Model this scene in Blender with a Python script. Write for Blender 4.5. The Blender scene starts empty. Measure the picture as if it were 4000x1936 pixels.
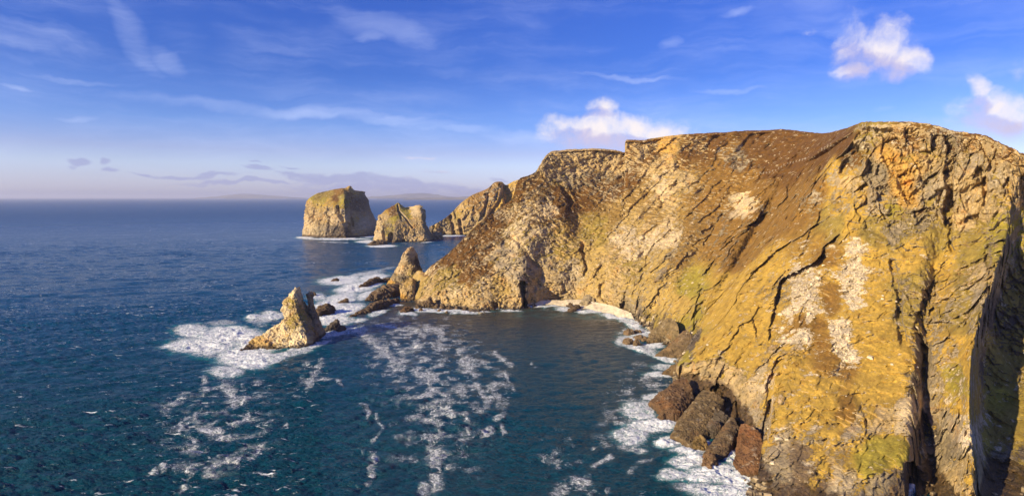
import bpy, math, random
import numpy as np
from mathutils import Vector, Matrix
R = math.radians
rng = np.random.default_rng(7)
random.seed(7)
scene = bpy.context.scene

# ------------------------------------------------------------------ camera
H = 110.0            # camera height above the sea, metres
F = 2383.0           # focal length in 4000-px units
PITCH = R(4.75)
W4, H4 = 4000.0, 1936.0
cam_d = bpy.data.cameras.new('camera')
cam = bpy.data.objects.new('camera', cam_d)
scene.collection.objects.link(cam)
cam.location = (0, 0, H)
cam.rotation_euler = (R(90) - PITCH, 0, 0)
cam_d.sensor_width = 36.0
cam_d.lens = 36.0 * F / W4
cam_d.clip_start = 1.0
cam_d.clip_end = 250000.0
scene.camera = cam

# ------------------------------------------------------------------ world, sun, exposure
SUN_AZ = R(57)       # left of straight behind the camera
SUN_EL = R(22)
tosun = Vector((-math.sin(SUN_AZ) * math.cos(SUN_EL), -math.cos(SUN_AZ) * math.cos(SUN_EL), math.sin(SUN_EL)))
sun_d = bpy.data.lights.new('sun', 'SUN')
sun_d.energy = 5.0
sun_d.angle = R(0.5)
sun_d.color = (1.0, 0.81, 0.47)
sun = bpy.data.objects.new('sun', sun_d)
scene.collection.objects.link(sun)
sun.location = (-300, -300, 400)
sun.rotation_euler = tosun.to_track_quat('Z', 'Y').to_euler()
scene.view_settings.view_transform = 'Standard'
scene.view_settings.look = 'None'
scene.view_settings.gamma = 1.0
scene.view_settings.exposure = 0.66
scene.cycles.max_bounces = 6
scene.cycles.volume_bounces = 0
scene.cycles.volume_max_steps = 64
scene.cycles.sample_clamp_indirect = 4.0


class NT:
    """small helper that builds shader nodes"""
    def __init__(s, tree):
        s.t = tree
        tree.nodes.clear()

    def n(s, typ, ins=None, **props):
        nd = s.t.nodes.new(typ)
        for k, v in props.items():
            setattr(nd, k, v)
        for k, v in (ins or {}).items():
            s.put(nd.inputs[k], v)
        return nd

    def put(s, sock, v):
        if isinstance(v, bpy.types.NodeSocket):
            s.t.links.new(v, sock)
        elif isinstance(v, bpy.types.Node):
            s.t.links.new(v.outputs[0], sock)
        else:
            if sock.type == 'RGBA' and isinstance(v, (tuple, list)) and len(v) == 3:
                v = (*v, 1.0)
            sock.default_value = v

    def m(s, op, a, b=0.0, c=0.0, clamp=False):
        nd = s.t.nodes.new('ShaderNodeMath')
        nd.operation = op
        nd.use_clamp = clamp
        for i, v in enumerate((a, b, c)):
            s.put(nd.inputs[i], v)
        return nd.outputs[0]

    def vm(s, op, a, b=(0, 0, 0), scale=None):
        nd = s.t.nodes.new('ShaderNodeVectorMath')
        nd.operation = op
        s.put(nd.inputs[0], a)
        s.put(nd.inputs[1], b)
        if scale is not None:
            s.put(nd.inputs['Scale'], scale)
        return nd.outputs['Value'] if op in ('LENGTH', 'DOT_PRODUCT', 'DISTANCE') else nd.outputs[0]

    def mix(s, f, a, b, blend='MIX'):
        nd = s.t.nodes.new('ShaderNodeMix')
        nd.data_type = 'RGBA'
        nd.blend_type = blend
        s.put(nd.inputs[0], f)
        s.put(nd.inputs[6], a)
        s.put(nd.inputs[7], b)
        return nd.outputs[2]

    def rng(s, v, a, b, c=0.0, d=1.0, smooth=True):
        nd = s.t.nodes.new('ShaderNodeMapRange')
        nd.interpolation_type = 'SMOOTHSTEP' if smooth else 'LINEAR'
        for i, x in enumerate((v, a, b, c, d)):
            s.put(nd.inputs[i], x)
        return nd.outputs[0]

    def noise(s, vec, scale, detail=4.0, rough=0.55, dist=0.0, out=0):
        nd = s.t.nodes.new('ShaderNodeTexNoise')
        s.put(nd.inputs['Vector'], vec)
        s.put(nd.inputs['Scale'], scale)
        s.put(nd.inputs['Detail'], detail)
        s.put(nd.inputs['Roughness'], rough)
        s.put(nd.inputs['Distortion'], dist)
        return nd.outputs[out]

    def voro(s, vec, scale, feature='F1', out='Distance', rand=1.0):
        nd = s.t.nodes.new('ShaderNodeTexVoronoi')
        nd.feature = feature
        s.put(nd.inputs['Vector'], vec)
        s.put(nd.inputs['Scale'], scale)
        s.put(nd.inputs['Randomness'], rand)
        return nd.outputs[out]

    def ramp(s, v, stops, interp='LINEAR'):
        nd = s.t.nodes.new('ShaderNodeValToRGB')
        nd.color_ramp.interpolation = interp
        el = nd.color_ramp.elements
        while len(el) < len(stops):
            el.new(0.5)
        for e, (p, c) in zip(el, stops):
            e.position = p
            e.color = (*c, 1) if len(c) == 3 else c
        s.put(nd.inputs[0], v)
        return nd.outputs[0]


world = bpy.data.worlds.new('World')
scene.world = world
world.use_nodes = True
w = NT(world.node_tree)
sky = w.n('ShaderNodeTexSky', sky_type='NISHITA', sun_disc=False)
sky.sun_elevation = SUN_EL
sky.sun_rotation = math.atan2(tosun.x, tosun.y)
sky.air_density = 1.0
sky.dust_density = 0.6
sky.ozone_density = 2.0
tc = w.n('ShaderNodeTexCoord').outputs['Generated']
sep = w.n('ShaderNodeSeparateXYZ', {0: tc})
DX, DY, DZ = sep.outputs
EL = w.m('MULTIPLY', w.m('ARCSINE', DZ), 57.29578)
AZ = w.m('MULTIPLY', w.m('ARCTAN2', DX, DY), 57.29578)
# graded tint of the sky by elevation (deep violet-blue overhead, pale lilac at the horizon)
tint = w.ramp(w.m('DIVIDE', EL, 30.0, clamp=True), [
    (0.0, (0.95, 1.05, 2.2)), (0.023, (1.16, 1.2, 2.15)), (0.095, (1.12, 1.16, 1.85)), (0.135, (0.93, 0.92, 1.58)),
    (0.213, (0.55, 0.74, 1.5)), (0.363, (0.29, 0.51, 1.28)), (0.537, (0.27, 0.49, 1.34)), (1.0, (0.25, 0.45, 1.3))])
skyc = w.vm('SCALE', w.mix(1.0, sky.outputs[0], tint, 'MULTIPLY'), scale=0.74)


def az_el(u, v):
    x = (u - W4 / 2) / F
    y = -(v - H4 / 2) / F
    d = Vector((x, math.cos(PITCH) + y * math.sin(PITCH), -math.sin(PITCH) + y * math.cos(PITCH))).normalized()
    return math.degrees(math.atan2(d.x, d.y)), math.degrees(math.asin(d.z))


dirv = w.n('ShaderNodeCombineXYZ', {0: w.m('MULTIPLY', AZ, 0.1), 1: w.m('MULTIPLY', EL, 0.1), 2: 0.0}).outputs[0]
warp = w.noise(dirv, 1.6, 4, 0.6, out=1)
warpv = w.vm('SUBTRACT', warp, (0.5, 0.5, 0.5))
dirw = w.vm('ADD', dirv, w.vm('SCALE', warpv, scale=0.25))
puff = w.noise(dirw, 4.2, 9, 0.6)


def blobs(items, soft=1.0):
    """items: (u, v, half width px, half height px, tilt deg, strength) -> max of soft ellipses"""
    acc = None
    for (u, v, ru, rv, tilt, st) in items:
        a, e = az_el(u, v)
        k = 0.1 / (F * math.pi / 180)
        # px -> degrees/10, allowing for the projection off axis
        c = math.cos(math.radians(a))
        ra, re = ru * k * c * c, rv * k * c
        d = w.vm('SUBTRACT', dirw, (a * 0.1, e * 0.1, 0.0))
        t = math.radians(tilt)
        p = w.vm('DOT_PRODUCT', d, (math.cos(t) / ra, math.sin(t) / ra, 0))
        q = w.vm('DOT_PRODUCT', d, (-math.sin(t) / re, math.cos(t) / re, 0))
        r2 = w.m('ADD', w.m('MULTIPLY', p, p), w.m('MULTIPLY', q, q))
        b = w.m('MULTIPLY', w.m('SUBTRACT', 1.0, r2), st)
        acc = b if acc is None else w.m('MAXIMUM', acc, b)
    return w.m('MAXIMUM', acc, -1.5)


# fair-weather cumulus
cum_items = [(3420, 180, 190, 120, -28, 1.2), (3520, 235, 130, 85, -30, 1.35), (3350, 262, 88, 52, 8, 1.3), (3310, 130, 60, 60, 0, .7), (3170, 120, 34, 22, 20, .5),
             (3890, 430, 190, 95, -10, 1.5), (3830, 350, 44, 80, 25, 1.0), (3960, 475, 110, 60, -10, 1.3), (3980, 280, 40, 40, 20, .35), (3830, 520, 50, 34, 0, .7),
             (2340, 420, 84, 34, 3, .95), (2380, 520, 300, 85, -2, 1.5), (2560, 530, 160, 50, -12, 1.3), (2250, 500, 110, 50, 0, .9),
             (3170, 120, 20, 12, 20, .3)]
cum = blobs(cum_items)
cumd = w.rng(w.m('ADD', cum, w.m('MULTIPLY', w.m('SUBTRACT', puff, 0.5), 3.4)), -0.2, 1.75)
cum_items2 = [(u_ - 12, v_ + 0.62 * rv_ + 8, ru_ * 1.05, rv_ * .62, t_, s_) for (u_, v_, ru_, rv_, t_, s_) in cum_items]
cumc = w.rng(w.m('SUBTRACT', w.m('ADD', w.m('MULTIPLY', blobs(cum_items2), .9), .3), w.m('MULTIPLY', w.m('SUBTRACT', puff, 0.5), 2.2)), 0.0, 1.0)
cum_col = w.mix(cumc, (0.86, 0.79, 0.80), (0.56, 0.51, 0.70))  # mauve cloud undersides: shade painted into the cloud colour
# low bank over the horizon
bank = blobs([(1330, 690, 230, 26, -3, 1.2), (1560, 712, 230, 24, -6, 1.2), (1750, 735, 170, 18, -4, .9), (1480, 735, 330, 34, 0, .95), (1150, 672, 90, 10, 0, .9),
              (1000, 662, 60, 8, 0, .9), (760, 680, 200, 7, 0, .9), (960, 708, 250, 9, 0, 1.0), (1130, 645, 46, 5, 0, .9), (560, 674, 50, 5, 0, .7), (310, 632, 48, 17, 0, .9),
              (420, 632, 22, 16, 0, .8), (432, 664, 34, 12, 0, .8), (800, 680, 40, 14, 0, .8), (1010, 655, 50, 5, 0, .9), (280, 648, 24, 8, 0, .7), (1710, 666, 60, 7, 0, .5),
              (1945, 697, 30, 7, 0, .5), (770, 712, 40, 5, 0, .7), (1640, 612, 60, 6, 0, .35), (1000, 640, 26, 4, 0, .7)])
dirs = w.vm('MULTIPLY', dirw, (1.0, 2.6, 1.0))
pf2 = w.noise(dirs, 9.0, 8, 0.6)
bankd = w.rng(w.m('ADD', w.m('ADD', bank, .35), w.m('MULTIPLY', w.m('SUBTRACT', pf2, 0.5), 2.6)), -0.05, 1.25, 0.0, 0.62)
bank_col = w.mix(w.m('MULTIPLY', w.rng(AZ, -14, -9), w.rng(w.m('ADD', w.m('MULTIPLY', w.m('SUBTRACT', EL, 1.0), 0.35), pf2), 0.65, 1.3)), (0.29, 0.31, 0.56), (0.70, 0.64, 0.76))
# high thin cirrus streaks
cmap = w.n('ShaderNodeMapping', {'Vector': dirw, 'Rotation': (0, 0, R(-8)), 'Scale': (0.32, 2.4, 1)})
ci = w.noise(cmap.outputs[0], 2.2, 9, 0.62, 0.4)
ci2 = w.noise(dirv, 0.9, 3, 0.5)
streak = blobs([(520, 130, 60, 170, 30, .9), (640, 225, 40, 90, 40, .8), (300, 310, 260, 12, 0, .5), (1000, 425, 620, 26, -3, .8), (290, 460, 90, 14, 2, .8), (1500, 100, 240, 50, -12, .8),
                (1450, 140, 60, 24, 0, 1.), (700, 130, 90, 60, 0, .3), (2450, 300, 230, 14, -6, .9), (2850, 360, 150, 14, -3, .9), (1500, 470, 500, 26, -5, .6), (1820, 510, 130, 18, -4, 1.1), (60, 345, 70, 10, -8, .8),
                (2050, 545, 180, 30, -5, .8), (2650, 230, 300, 40, 6, .35), (3300, 80, 90, 30, 20, .4), (150, 130, 200, 120, 20, .3), (2620, 165, 50, 20, 0, 1.1), (3450, 425, 60, 14, 0, .8), (2880, 62, 80, 18, 14, .9), (2900, 440, 500, 60, 0, .3)])
cid = w.m('MULTIPLY', w.rng(w.m('ADD', w.m('MULTIPLY', streak, 0.26), w.m('MULTIPLY', ci, 1.0)), 0.36, 1.0),
          w.m('MULTIPLY', w.rng(ci2, 0.25, 0.75, 0.4, 1.0), 0.5))
cid = w.m('MAXIMUM', cid, w.m('MULTIPLY', w.rng(w.m('ADD', w.m('MULTIPLY', ci, .7), w.m('MULTIPLY', ci2, .5)), .5, .95), .24))
ci_col = (0.50, 0.56, 0.78, 1)
g = 1.0
c1 = w.mix(w.m('MULTIPLY', cid, w.rng(EL, 0.5, 4.0)), skyc, ci_col)
STR = 0.10
# cloud radiances are written for strength 1, so undo the background strength
c_sky = w.mix(w.m('MULTIPLY', cid, w.rng(EL, 0.5, 4.0)), skyc, w.vm('SCALE', ci_col[:3], scale=1 / STR))
c_bank = w.mix(bankd, c_sky, w.vm('SCALE', bank_col, scale=0.76 / STR))
c_all = w.mix(cumd, c_bank, w.vm('SCALE', cum_col, scale=0.76 / STR))
bg = w.n('ShaderNodeBackground', {'Color': c_all, 'Strength': STR})
w.n('ShaderNodeOutputWorld', {0: bg.outputs[0]})

# ------------------------------------------------------------------ geometry maths
CP, SP = math.cos(PITCH), math.sin(PITCH)


def P3(u, v, Y):
    """world point on the ray of photo pixel (u, v) at depth Y"""
    u, v, Y = np.broadcast_arrays(np.asarray(u, float), np.asarray(v, float), np.asarray(Y, float))
    x = (u - W4 / 2) / F
    y = -(v - H4 / 2) / F
    dy = CP + y * SP
    dz = -SP + y * CP
    return np.stack([x / dy * Y, Y, H + dz / dy * Y], -1)


def sea_Y(v, z=0.0):
    y = -(np.asarray(v, float) - H4 / 2) / F
    return (z - H) * (CP + y * SP) / (-SP + y * CP)


def sea_pt(u, v, z=0.0):
    return P3(u, v, sea_Y(v, z))


def proj(P):
    X, Y, Z = P[..., 0], P[..., 1], P[..., 2] - H
    dep = Y * CP - Z * SP
    up = Y * SP + Z * CP
    dep = np.maximum(dep, 1.0)
    return W4 / 2 + F * X / dep, H4 / 2 - F * up / dep


def _hash(ix, iy, iz, seed):
    """integer hash on uint32 (wraps)"""
    h = ix * np.uint32(374761393) + iy * np.uint32(668265263) + iz * np.uint32(2246822519) + np.uint32((seed * 974634777) & 0xFFFFFFFF)
    h = (h ^ (h >> np.uint32(13))) * np.uint32(1274126177)
    h = (h ^ (h >> np.uint32(16))) * np.uint32(2246822519)
    return h ^ (h >> np.uint32(15))


_G = rng.normal(size=(256, 3))
_G /= np.linalg.norm(_G, axis=1, keepdims=True)
_G = _G.astype(np.float32)
_GX, _GY, _GZ = (np.ascontiguousarray(_G[:, k]) for k in range(3))


def perlin(p, seed=0):
    out = np.empty(p.shape[0], np.float32)
    for a in range(0, p.shape[0], 65536):
        out[a:a + 65536] = _perlin(p[a:a + 65536], seed)
    return out


def _perlin(p, seed):
    i = np.floor(p)
    f = (p - i).astype(np.float32)
    i = i.astype(np.int64).astype(np.uint32)
    fx, fy, fz = f[:, 0].copy(), f[:, 1].copy(), f[:, 2].copy()
    s = f * f * f * (f * (f * 6 - 15) + 10)
    out = np.zeros(p.shape[0], np.float32)
    one = np.uint32(1)
    X, Y, Z = (i[:, 0], i[:, 0] + one), (i[:, 1], i[:, 1] + one), (i[:, 2], i[:, 2] + one)
    for dx in (0, 1):
        wx = s[:, 0] if dx else 1 - s[:, 0]
        for dy in (0, 1):
            wxy = wx * (s[:, 1] if dy else 1 - s[:, 1])
            for dz in (0, 1):
                g = _hash(X[dx], Y[dy], Z[dz], seed) & np.uint32(255)
                out += wxy * (s[:, 2] if dz else 1 - s[:, 2]) * (_GX[g] * (fx - dx) + _GY[g] * (fy - dy) + _GZ[g] * (fz - dz))
    return out * 1.5


def fbm(p, octs=5, gain=0.5, seed=0, ridged=False):
    out = np.zeros(p.shape[0])
    a = 1.0
    for o in range(octs):
        n = perlin(p * 2.03 ** o + o * 17.3, seed + o)
        if ridged:
            n = 1 - 2 * np.abs(n) - 0.35
        out += a * n
        a *= gain
    return out


def facets(p, seed=0):
    """random tilted planes per Voronoi cell: broken, blocky rock. returns (offset, distance to border)"""
    A_ = np.empty(p.shape[0], np.float32)
    B_ = np.empty(p.shape[0], np.float32)
    for a in range(0, p.shape[0], 32768):
        A_[a:a + 32768], B_[a:a + 32768] = _facets(p[a:a + 32768], seed)
    return A_, B_


def _facets(p, seed):
    i = np.floor(p)
    f = (p - i).astype(np.float32)
    i = i.astype(np.int64).astype(np.uint32)
    n_ = p.shape[0]
    best = np.full(n_, 1e9, np.float32)
    second = np.full(n_, 1e9, np.float32)
    hb = np.zeros(n_, np.uint32)
    ob = np.zeros((3, n_), np.float32)
    k = np.float32(1 / 1023.0)
    m10 = np.uint32(1023)
    for dx in (-1, 0, 1):
        cx = i[:, 0] + np.uint32(dx & 0xFFFFFFFF)
        for dy in (-1, 0, 1):
            cy = i[:, 1] + np.uint32(dy & 0xFFFFFFFF)
            for dz in (-1, 0, 1):
                h = _hash(cx, cy, i[:, 2] + np.uint32(dz & 0xFFFFFFFF), seed)
                ox = f[:, 0] - dx - (h & m10) * k
                oy = f[:, 1] - dy - ((h >> np.uint32(10)) & m10) * k
                oz = f[:, 2] - dz - ((h >> np.uint32(20)) & m10) * k
                d = ox * ox + oy * oy + oz * oz
                m = d < best
                second = np.where(m, best, np.minimum(second, d))
                best = np.where(m, d, best)
                hb = np.where(m, h, hb)
                ob[0] = np.where(m, ox, ob[0]); ob[1] = np.where(m, oy, ob[1]); ob[2] = np.where(m, oz, ob[2])
    g = _G[(hb >> np.uint32(7)) & np.uint32(255)]
    val = ((hb >> np.uint32(3)) & m10) * k - 0.5 + 0.9 * (g[:, 0] * ob[0] + g[:, 1] * ob[1] + g[:, 2] * ob[2])
    return val, np.sqrt(second) - np.sqrt(best)


def sstep(x, a, b):
    t = np.clip((x - a) / (b - a), 0, 1)
    return t * t * (3 - 2 * t)


def catmull(P, n, closed=False, clampends=True):
    """P (k, ..., 3) control points -> resampled at parameters n (array in [0,k-1] or [0,k))"""
    P = np.asarray(P, float)
    k = P.shape[0]
    i = np.floor(n).astype(int)
    if closed:
        idx = lambda j: j % k
    else:
        i = np.clip(i, 0, k - 2)
        idx = lambda j: np.clip(j, 0, k - 1)
    t = (n - i).reshape((-1,) + (1,) * (P.ndim - 1))
    p0, p1, p2, p3 = P[idx(i - 1)], P[idx(i)], P[idx(i + 1)], P[idx(i + 2)]
    T = 0.42
    m1, m2 = (p2 - p0) * T, (p3 - p1) * T
    return (2 * t ** 3 - 3 * t ** 2 + 1) * p1 + (t ** 3 - 2 * t ** 2 + t) * m1 + (-2 * t ** 3 + 3 * t ** 2) * p2 + (t ** 3 - t ** 2) * m2


def even_params(lengths, total):
    """lengths of each span -> parameters sampled evenly by length"""
    c = np.concatenate([[0], np.cumsum(lengths)])
    s = np.linspace(0, c[-1], total)
    return np.interp(s, c, np.arange(len(c)))


def grid_normals(P):
    du = np.gradient(P, axis=1)
    dv = np.gradient(P, axis=0)
    n = np.cross(du, dv)
    return n / (np.linalg.norm(n, axis=-1, keepdims=True) + 1e-9)


def smooth_grid(A, k):
    for _ in range(k):
        B = np.pad(A, [(1, 1), (1, 1)] + [(0, 0)] * (A.ndim - 2), mode='edge')
        A = (B[:-2, 1:-1] + B[2:, 1:-1] + B[1:-1, :-2] + B[1:-1, 2:] + 4 * A) / 8
    return A


def mesh_from(verts, faces, name, mat, smooth=False, loops=4):
    me = bpy.data.meshes.new(name)
    verts = np.ascontiguousarray(verts, dtype=np.float32)
    faces = np.ascontiguousarray(faces, dtype=np.int32)
    me.vertices.add(len(verts))
    me.vertices.foreach_set('co', verts.ravel())
    me.loops.add(faces.size)
    me.loops.foreach_set('vertex_index', faces.ravel())
    me.polygons.add(len(faces))
    me.polygons.foreach_set('loop_start', np.arange(len(faces), dtype=np.int32) * faces.shape[1])
    me.polygons.foreach_set('loop_total', np.full(len(faces), faces.shape[1], dtype=np.int32))
    me.polygons.foreach_set('use_smooth', np.full(len(faces), smooth, dtype=bool))
    me.update(calc_edges=True)
    me.materials.append(mat)
    o = bpy.data.objects.new(name, me)
    scene.collection.objects.link(o)
    return o


def grid_faces(nr, nc, closed=False):
    r = np.arange(nr - 1)[:, None]
    c = np.arange(nc if closed else nc - 1)[None, :]
    a = r * nc + c
    b = r * nc + (c + 1) % nc
    return np.stack([a, b, b + nc, a + nc], -1).reshape(-1, 4)


def attr(o, name, data, kind='FLOAT'):
    a = o.data.attributes.new(name, kind, 'POINT')
    if kind == 'FLOAT':
        a.data.foreach_set('value', np.ascontiguousarray(data, dtype=np.float32).ravel())
    else:
        d = np.ones((len(data), 4), dtype=np.float32)
        d[:, :3] = data
        a.data.foreach_set('color', d.ravel())


def tag(o, label=None, cat=None, group=None, kind=None):
    if label: o['label'] = label
    if cat: o['category'] = cat
    if group: o['group'] = group
    if kind: o['kind'] = kind
    return o


def poly_dist(u, v, pts):
    """distance to a polyline, signed (+ on the right-hand side looking along it), and parameter"""
    best = np.full(u.shape, 1e9)
    sgn = np.ones(u.shape)
    par = np.zeros(u.shape)
    n = len(pts) - 1
    for k in range(n):
        (x0, y0), (x1, y1) = pts[k][:2], pts[k + 1][:2]
        dx, dy = x1 - x0, y1 - y0
        L2 = dx * dx + dy * dy + 1e-9
        t = np.clip(((u - x0) * dx + (v - y0) * dy) / L2, 0, 1)
        ex, ey = u - x0 - t * dx, v - y0 - t * dy
        d = np.hypot(ex, ey)
        s = np.sign(dx * ey - dy * ex)
        m = d < best
        best = np.where(m, d, best)
        sgn = np.where(m, s, sgn)
        par = np.where(m, (k + t) / n, par)
    return best, sgn, par


def in_poly(u, v, pts):
    ins = np.zeros(u.shape, bool)
    n = len(pts)
    for k in range(n):
        x0, y0 = pts[k]
        x1, y1 = pts[(k + 1) % n]
        if y0 == y1:
            continue
        c = ((y0 > v) != (y1 > v)) & (u < (x1 - x0) * (v - y0) / (y1 - y0) + x0)
        ins ^= c
    return ins


# ------------------------------------------------------------------ materials
def rock_material(name, scale=1.0):
    """rock and turf: colours come from the surface attributes, broken up by world-space noise"""
    m = bpy.data.materials.new(name)
    m.use_nodes = True
    n = NT(m.node_tree)
    pos = n.n('ShaderNodeNewGeometry').outputs['Position']
    nz = n.n('ShaderNodeSeparateXYZ', {0: n.n('ShaderNodeNewGeometry').outputs['Normal']}).outputs[2]
    z = n.n('ShaderNodeSeparateXYZ', {0: pos}).outputs[2]
    A = lambda k: n.n('ShaderNodeAttribute', attribute_name=k)
    rc, vc = A('rock_col').outputs['Color'], A('veg_col').outputs['Color']
    veg, scr = A('veg').outputs['Fac'], A('scree').outputs['Fac']
    mid = n.noise(pos, 0.22 * scale, 9, 0.66)
    fine = n.noise(pos, 1.3 * scale, 7, 0.7)
    # strata: stretched noise dipping to the left
    mp = n.n('ShaderNodeMapping', {'Vector': pos, 'Rotation': (R(12), R(-38), 0), 'Scale': (0.05 * scale, 0.05 * scale, 0.5 * scale)})
    mpv = n.n('ShaderNodeMapping', {'Vector': pos, 'Rotation': (0, R(-12), R(20)), 'Scale': (0.42 * scale, 0.3 * scale, 0.045 * scale)})
    vt = n.m('MAXIMUM', n.m('MINIMUM', A('upright').outputs['Fac'], 1.0), 0.0)
    strat = n.m('ADD', n.m('MULTIPLY', n.noise(mp.outputs[0], 1.0, 7, 0.62, 0.6), n.m('SUBTRACT', 1.0, vt)), n.m('MULTIPLY', n.noise(mpv.outputs[0], 1.0, 7, 0.62, 0.4), vt))
    crack = n.voro(n.vm('ADD', pos, n.vm('SCALE', n.noise(pos, 0.3, 4, out=1), scale=3.0)), 0.22 * scale, 'DISTANCE_TO_EDGE')
    cr = n.rng(crack, 0.0, 0.035, 0.74, 1.0)
    # rock
    k = n.m('ADD', n.m('MULTIPLY', mid, 0.9), n.m('ADD', n.m('MULTIPLY', strat, 0.9), n.m('MULTIPLY', fine, 0.5)))
    kk = n.rng(k, 0.8, 1.5, 0.5, 1.42, False)
    rock = n.vm('SCALE', rc, scale=n.m('MULTIPLY', kk, cr))
    # grey and ochre stains on the rock
    rock = n.mix(n.rng(n.noise(pos, 0.09 * scale, 7, 0.66), 0.49, 0.62, 0, 0.6), rock, n.mix(1.0, rock, (0.66, 0.69, 0.72), 'MULTIPLY'))
    rock = n.mix(n.rng(n.noise(n.vm('ADD', pos, (300, 40, 11)), 0.07 * scale, 6, 0.65), 0.54, 0.68, 0, 0.6), rock, n.mix(1.0, rock, (1.15, 0.80, 0.45), 'MULTIPLY'))
    # pale lichen
    rock = n.mix(n.rng(n.noise(n.vm('ADD', pos, (30, 240, 11)), 0.2 * scale, 8, 0.7), 0.56, 0.68, 0, 0.3), rock, n.vm('SCALE', (0.62, 0.55, 0.42), scale=1.0))
    # vegetation
    vk = n.rng(n.m('ADD', n.m('MULTIPLY', mid, 0.6), n.m('MULTIPLY', fine, 0.7)), 0.42, 0.88, 0.62, 1.36, False)
    fd = (.6525, .6926, .3112)
    ps = n.vm('SUBTRACT', pos, n.vm('SCALE', fd, scale=n.m('MULTIPLY', n.vm('DOT_PRODUCT', pos, fd), .85)))
    strk = n.noise(ps, 0.16 * scale, 8, .68)
    big = n.noise(ps, 0.055 * scale, 8, .66)
    strk2 = n.noise(ps, 0.6 * scale, 6, .7)
    vegc = n.vm('SCALE', vc, scale=n.m('MULTIPLY', vk, n.rng(n.m('ADD', strk, n.m('MULTIPLY', strk2, .5)), 0.45, 1.05, .65, 1.3, False)))
    vegc = n.mix(n.rng(n.noise(n.vm('ADD', pos, (70, 3, 55)), 0.1 * scale, 7, 0.7), 0.5, 0.64, 0, 0.4), vegc, n.mix(1.0, vegc, (0.84, 0.86, 0.7), 'MULTIPLY'))
    vegc = n.mix(n.rng(n.noise(n.vm('ADD', pos, (7, 93, 5)), 0.16 * scale, 8, 0.7), 0.52, 0.62, 0, 0.55), vegc, n.mix(1.0, vegc, (0.66, 0.55, 0.5), 'MULTIPLY'))
    # coverage: attribute pushed about by noise and by how level the ground is
    cov = n.m('ADD', veg, n.m('ADD', n.m('MULTIPLY', n.m('SUBTRACT', n.m('ADD', n.m('ADD', n.m('MULTIPLY', mid, 0.3), n.m('MULTIPLY', fine, .14)), n.m('ADD', n.m('MULTIPLY', strk, .36), n.m('MULTIPLY', big, 0.2))), 0.5), 4.8),
                              n.m('MULTIPLY', n.m('MAXIMUM', n.m('MINIMUM', n.m('SUBTRACT', nz, 0.4), .2), -.5), 1.5)))
    cov = n.rng(cov, 0.42, 0.58)
    col = n.mix(cov, rock, vegc)
    # scree
    sv = n.voro(pos, 0.6, 'F1', 'Color')
    sk = n.rng(n.n('ShaderNodeSeparateColor', {0: sv}).outputs[0], 0, 1, 0.72, 1.12, False)
    sc = n.vm('SCALE', A('scree_col').outputs['Color'], scale=sk)
    scov = n.rng(n.m('ADD', n.m('ADD', scr, .1), n.m('MULTIPLY', n.m('SUBTRACT', n.noise(pos, 0.16, 9, 0.75), 0.5), 4.0)), 0.42, 0.6)
    col = n.mix(scov, col, sc)
    # tide zone: dark wet weed and barnacle bands
    zz = n.m('ADD', z, n.m('MULTIPLY', n.m('SUBTRACT', mid, 0.5), -9.0))
    tide = n.rng(zz, A('tide').outputs['Fac'], n.m('ADD', A('tide').outputs['Fac'], 2.2), 1.0, 0.0)
    tcol = n.mix(n.rng(n.noise(pos, 0.5, 6, 0.7), 0.42, 0.62), (0.05, 0.033, 0.019), (0.13, 0.078, 0.034))
    col = n.mix(n.m('MULTIPLY', tide, 0.93), col, tcol)
    hsum = n.m('ADD', n.m('MULTIPLY', fine, 0.9), n.m('ADD', n.m('MULTIPLY', mid, 1.6), n.m('MULTIPLY', strat, 1.3)))
    hsum = n.m('ADD', hsum, n.m('MULTIPLY', n.rng(crack, 0, 0.12), 0.3))
    hveg = n.m('ADD', n.m('MULTIPLY', fine, 0.55), n.m('MULTIPLY', mid, 0.5))
    hh = n.n('ShaderNodeMix', data_type='FLOAT')
    n.put(hh.inputs[0], cov); n.put(hh.inputs[2], hsum); n.put(hh.inputs[3], hveg)
    hs = n.m('ADD', hh.outputs[0], n.m('MULTIPLY', scov, n.m('MULTIPLY', n.voro(pos, 0.9), -0.8)))
    bump = n.n('ShaderNodeBump', {'Strength': 0.7, 'Distance': 1.2, 'Height': hs})
    rough = n.rng(tide, 0, 1, 0.92, 0.42, False)
    bs = n.n('ShaderNodeBsdfPrincipled', {'Base Color': col, 'Roughness': rough, 'Normal': bump.outputs[0]})
    bs.inputs['Specular IOR Level'].default_value = 0.3
    n.n('ShaderNodeOutputMaterial', {0: bs.outputs[0]})
    return m


ROCK = rock_material('rock_and_turf')

heather = (0.135, 0.062, 0.011)
brown = (0.24, 0.128, 0.024)
gold = (0.45, 0.285, 0.050)
olive = (0.28, 0.20, 0.042)
green = (0.31, 0.245, 0.035)
pale = (0.49, 0.35, 0.165)
white = (0.64, 0.49, 0.28)
grey = (0.30, 0.235, 0.145)
greyp = (0.42, 0.33, 0.205)
amber = (0.56, 0.33, 0.08)
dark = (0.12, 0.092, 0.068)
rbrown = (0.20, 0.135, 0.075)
spale = (0.42, 0.30, 0.145)
swhite = (0.54, 0.41, 0.23)
rust = (0.14, 0.082, 0.04)


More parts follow.
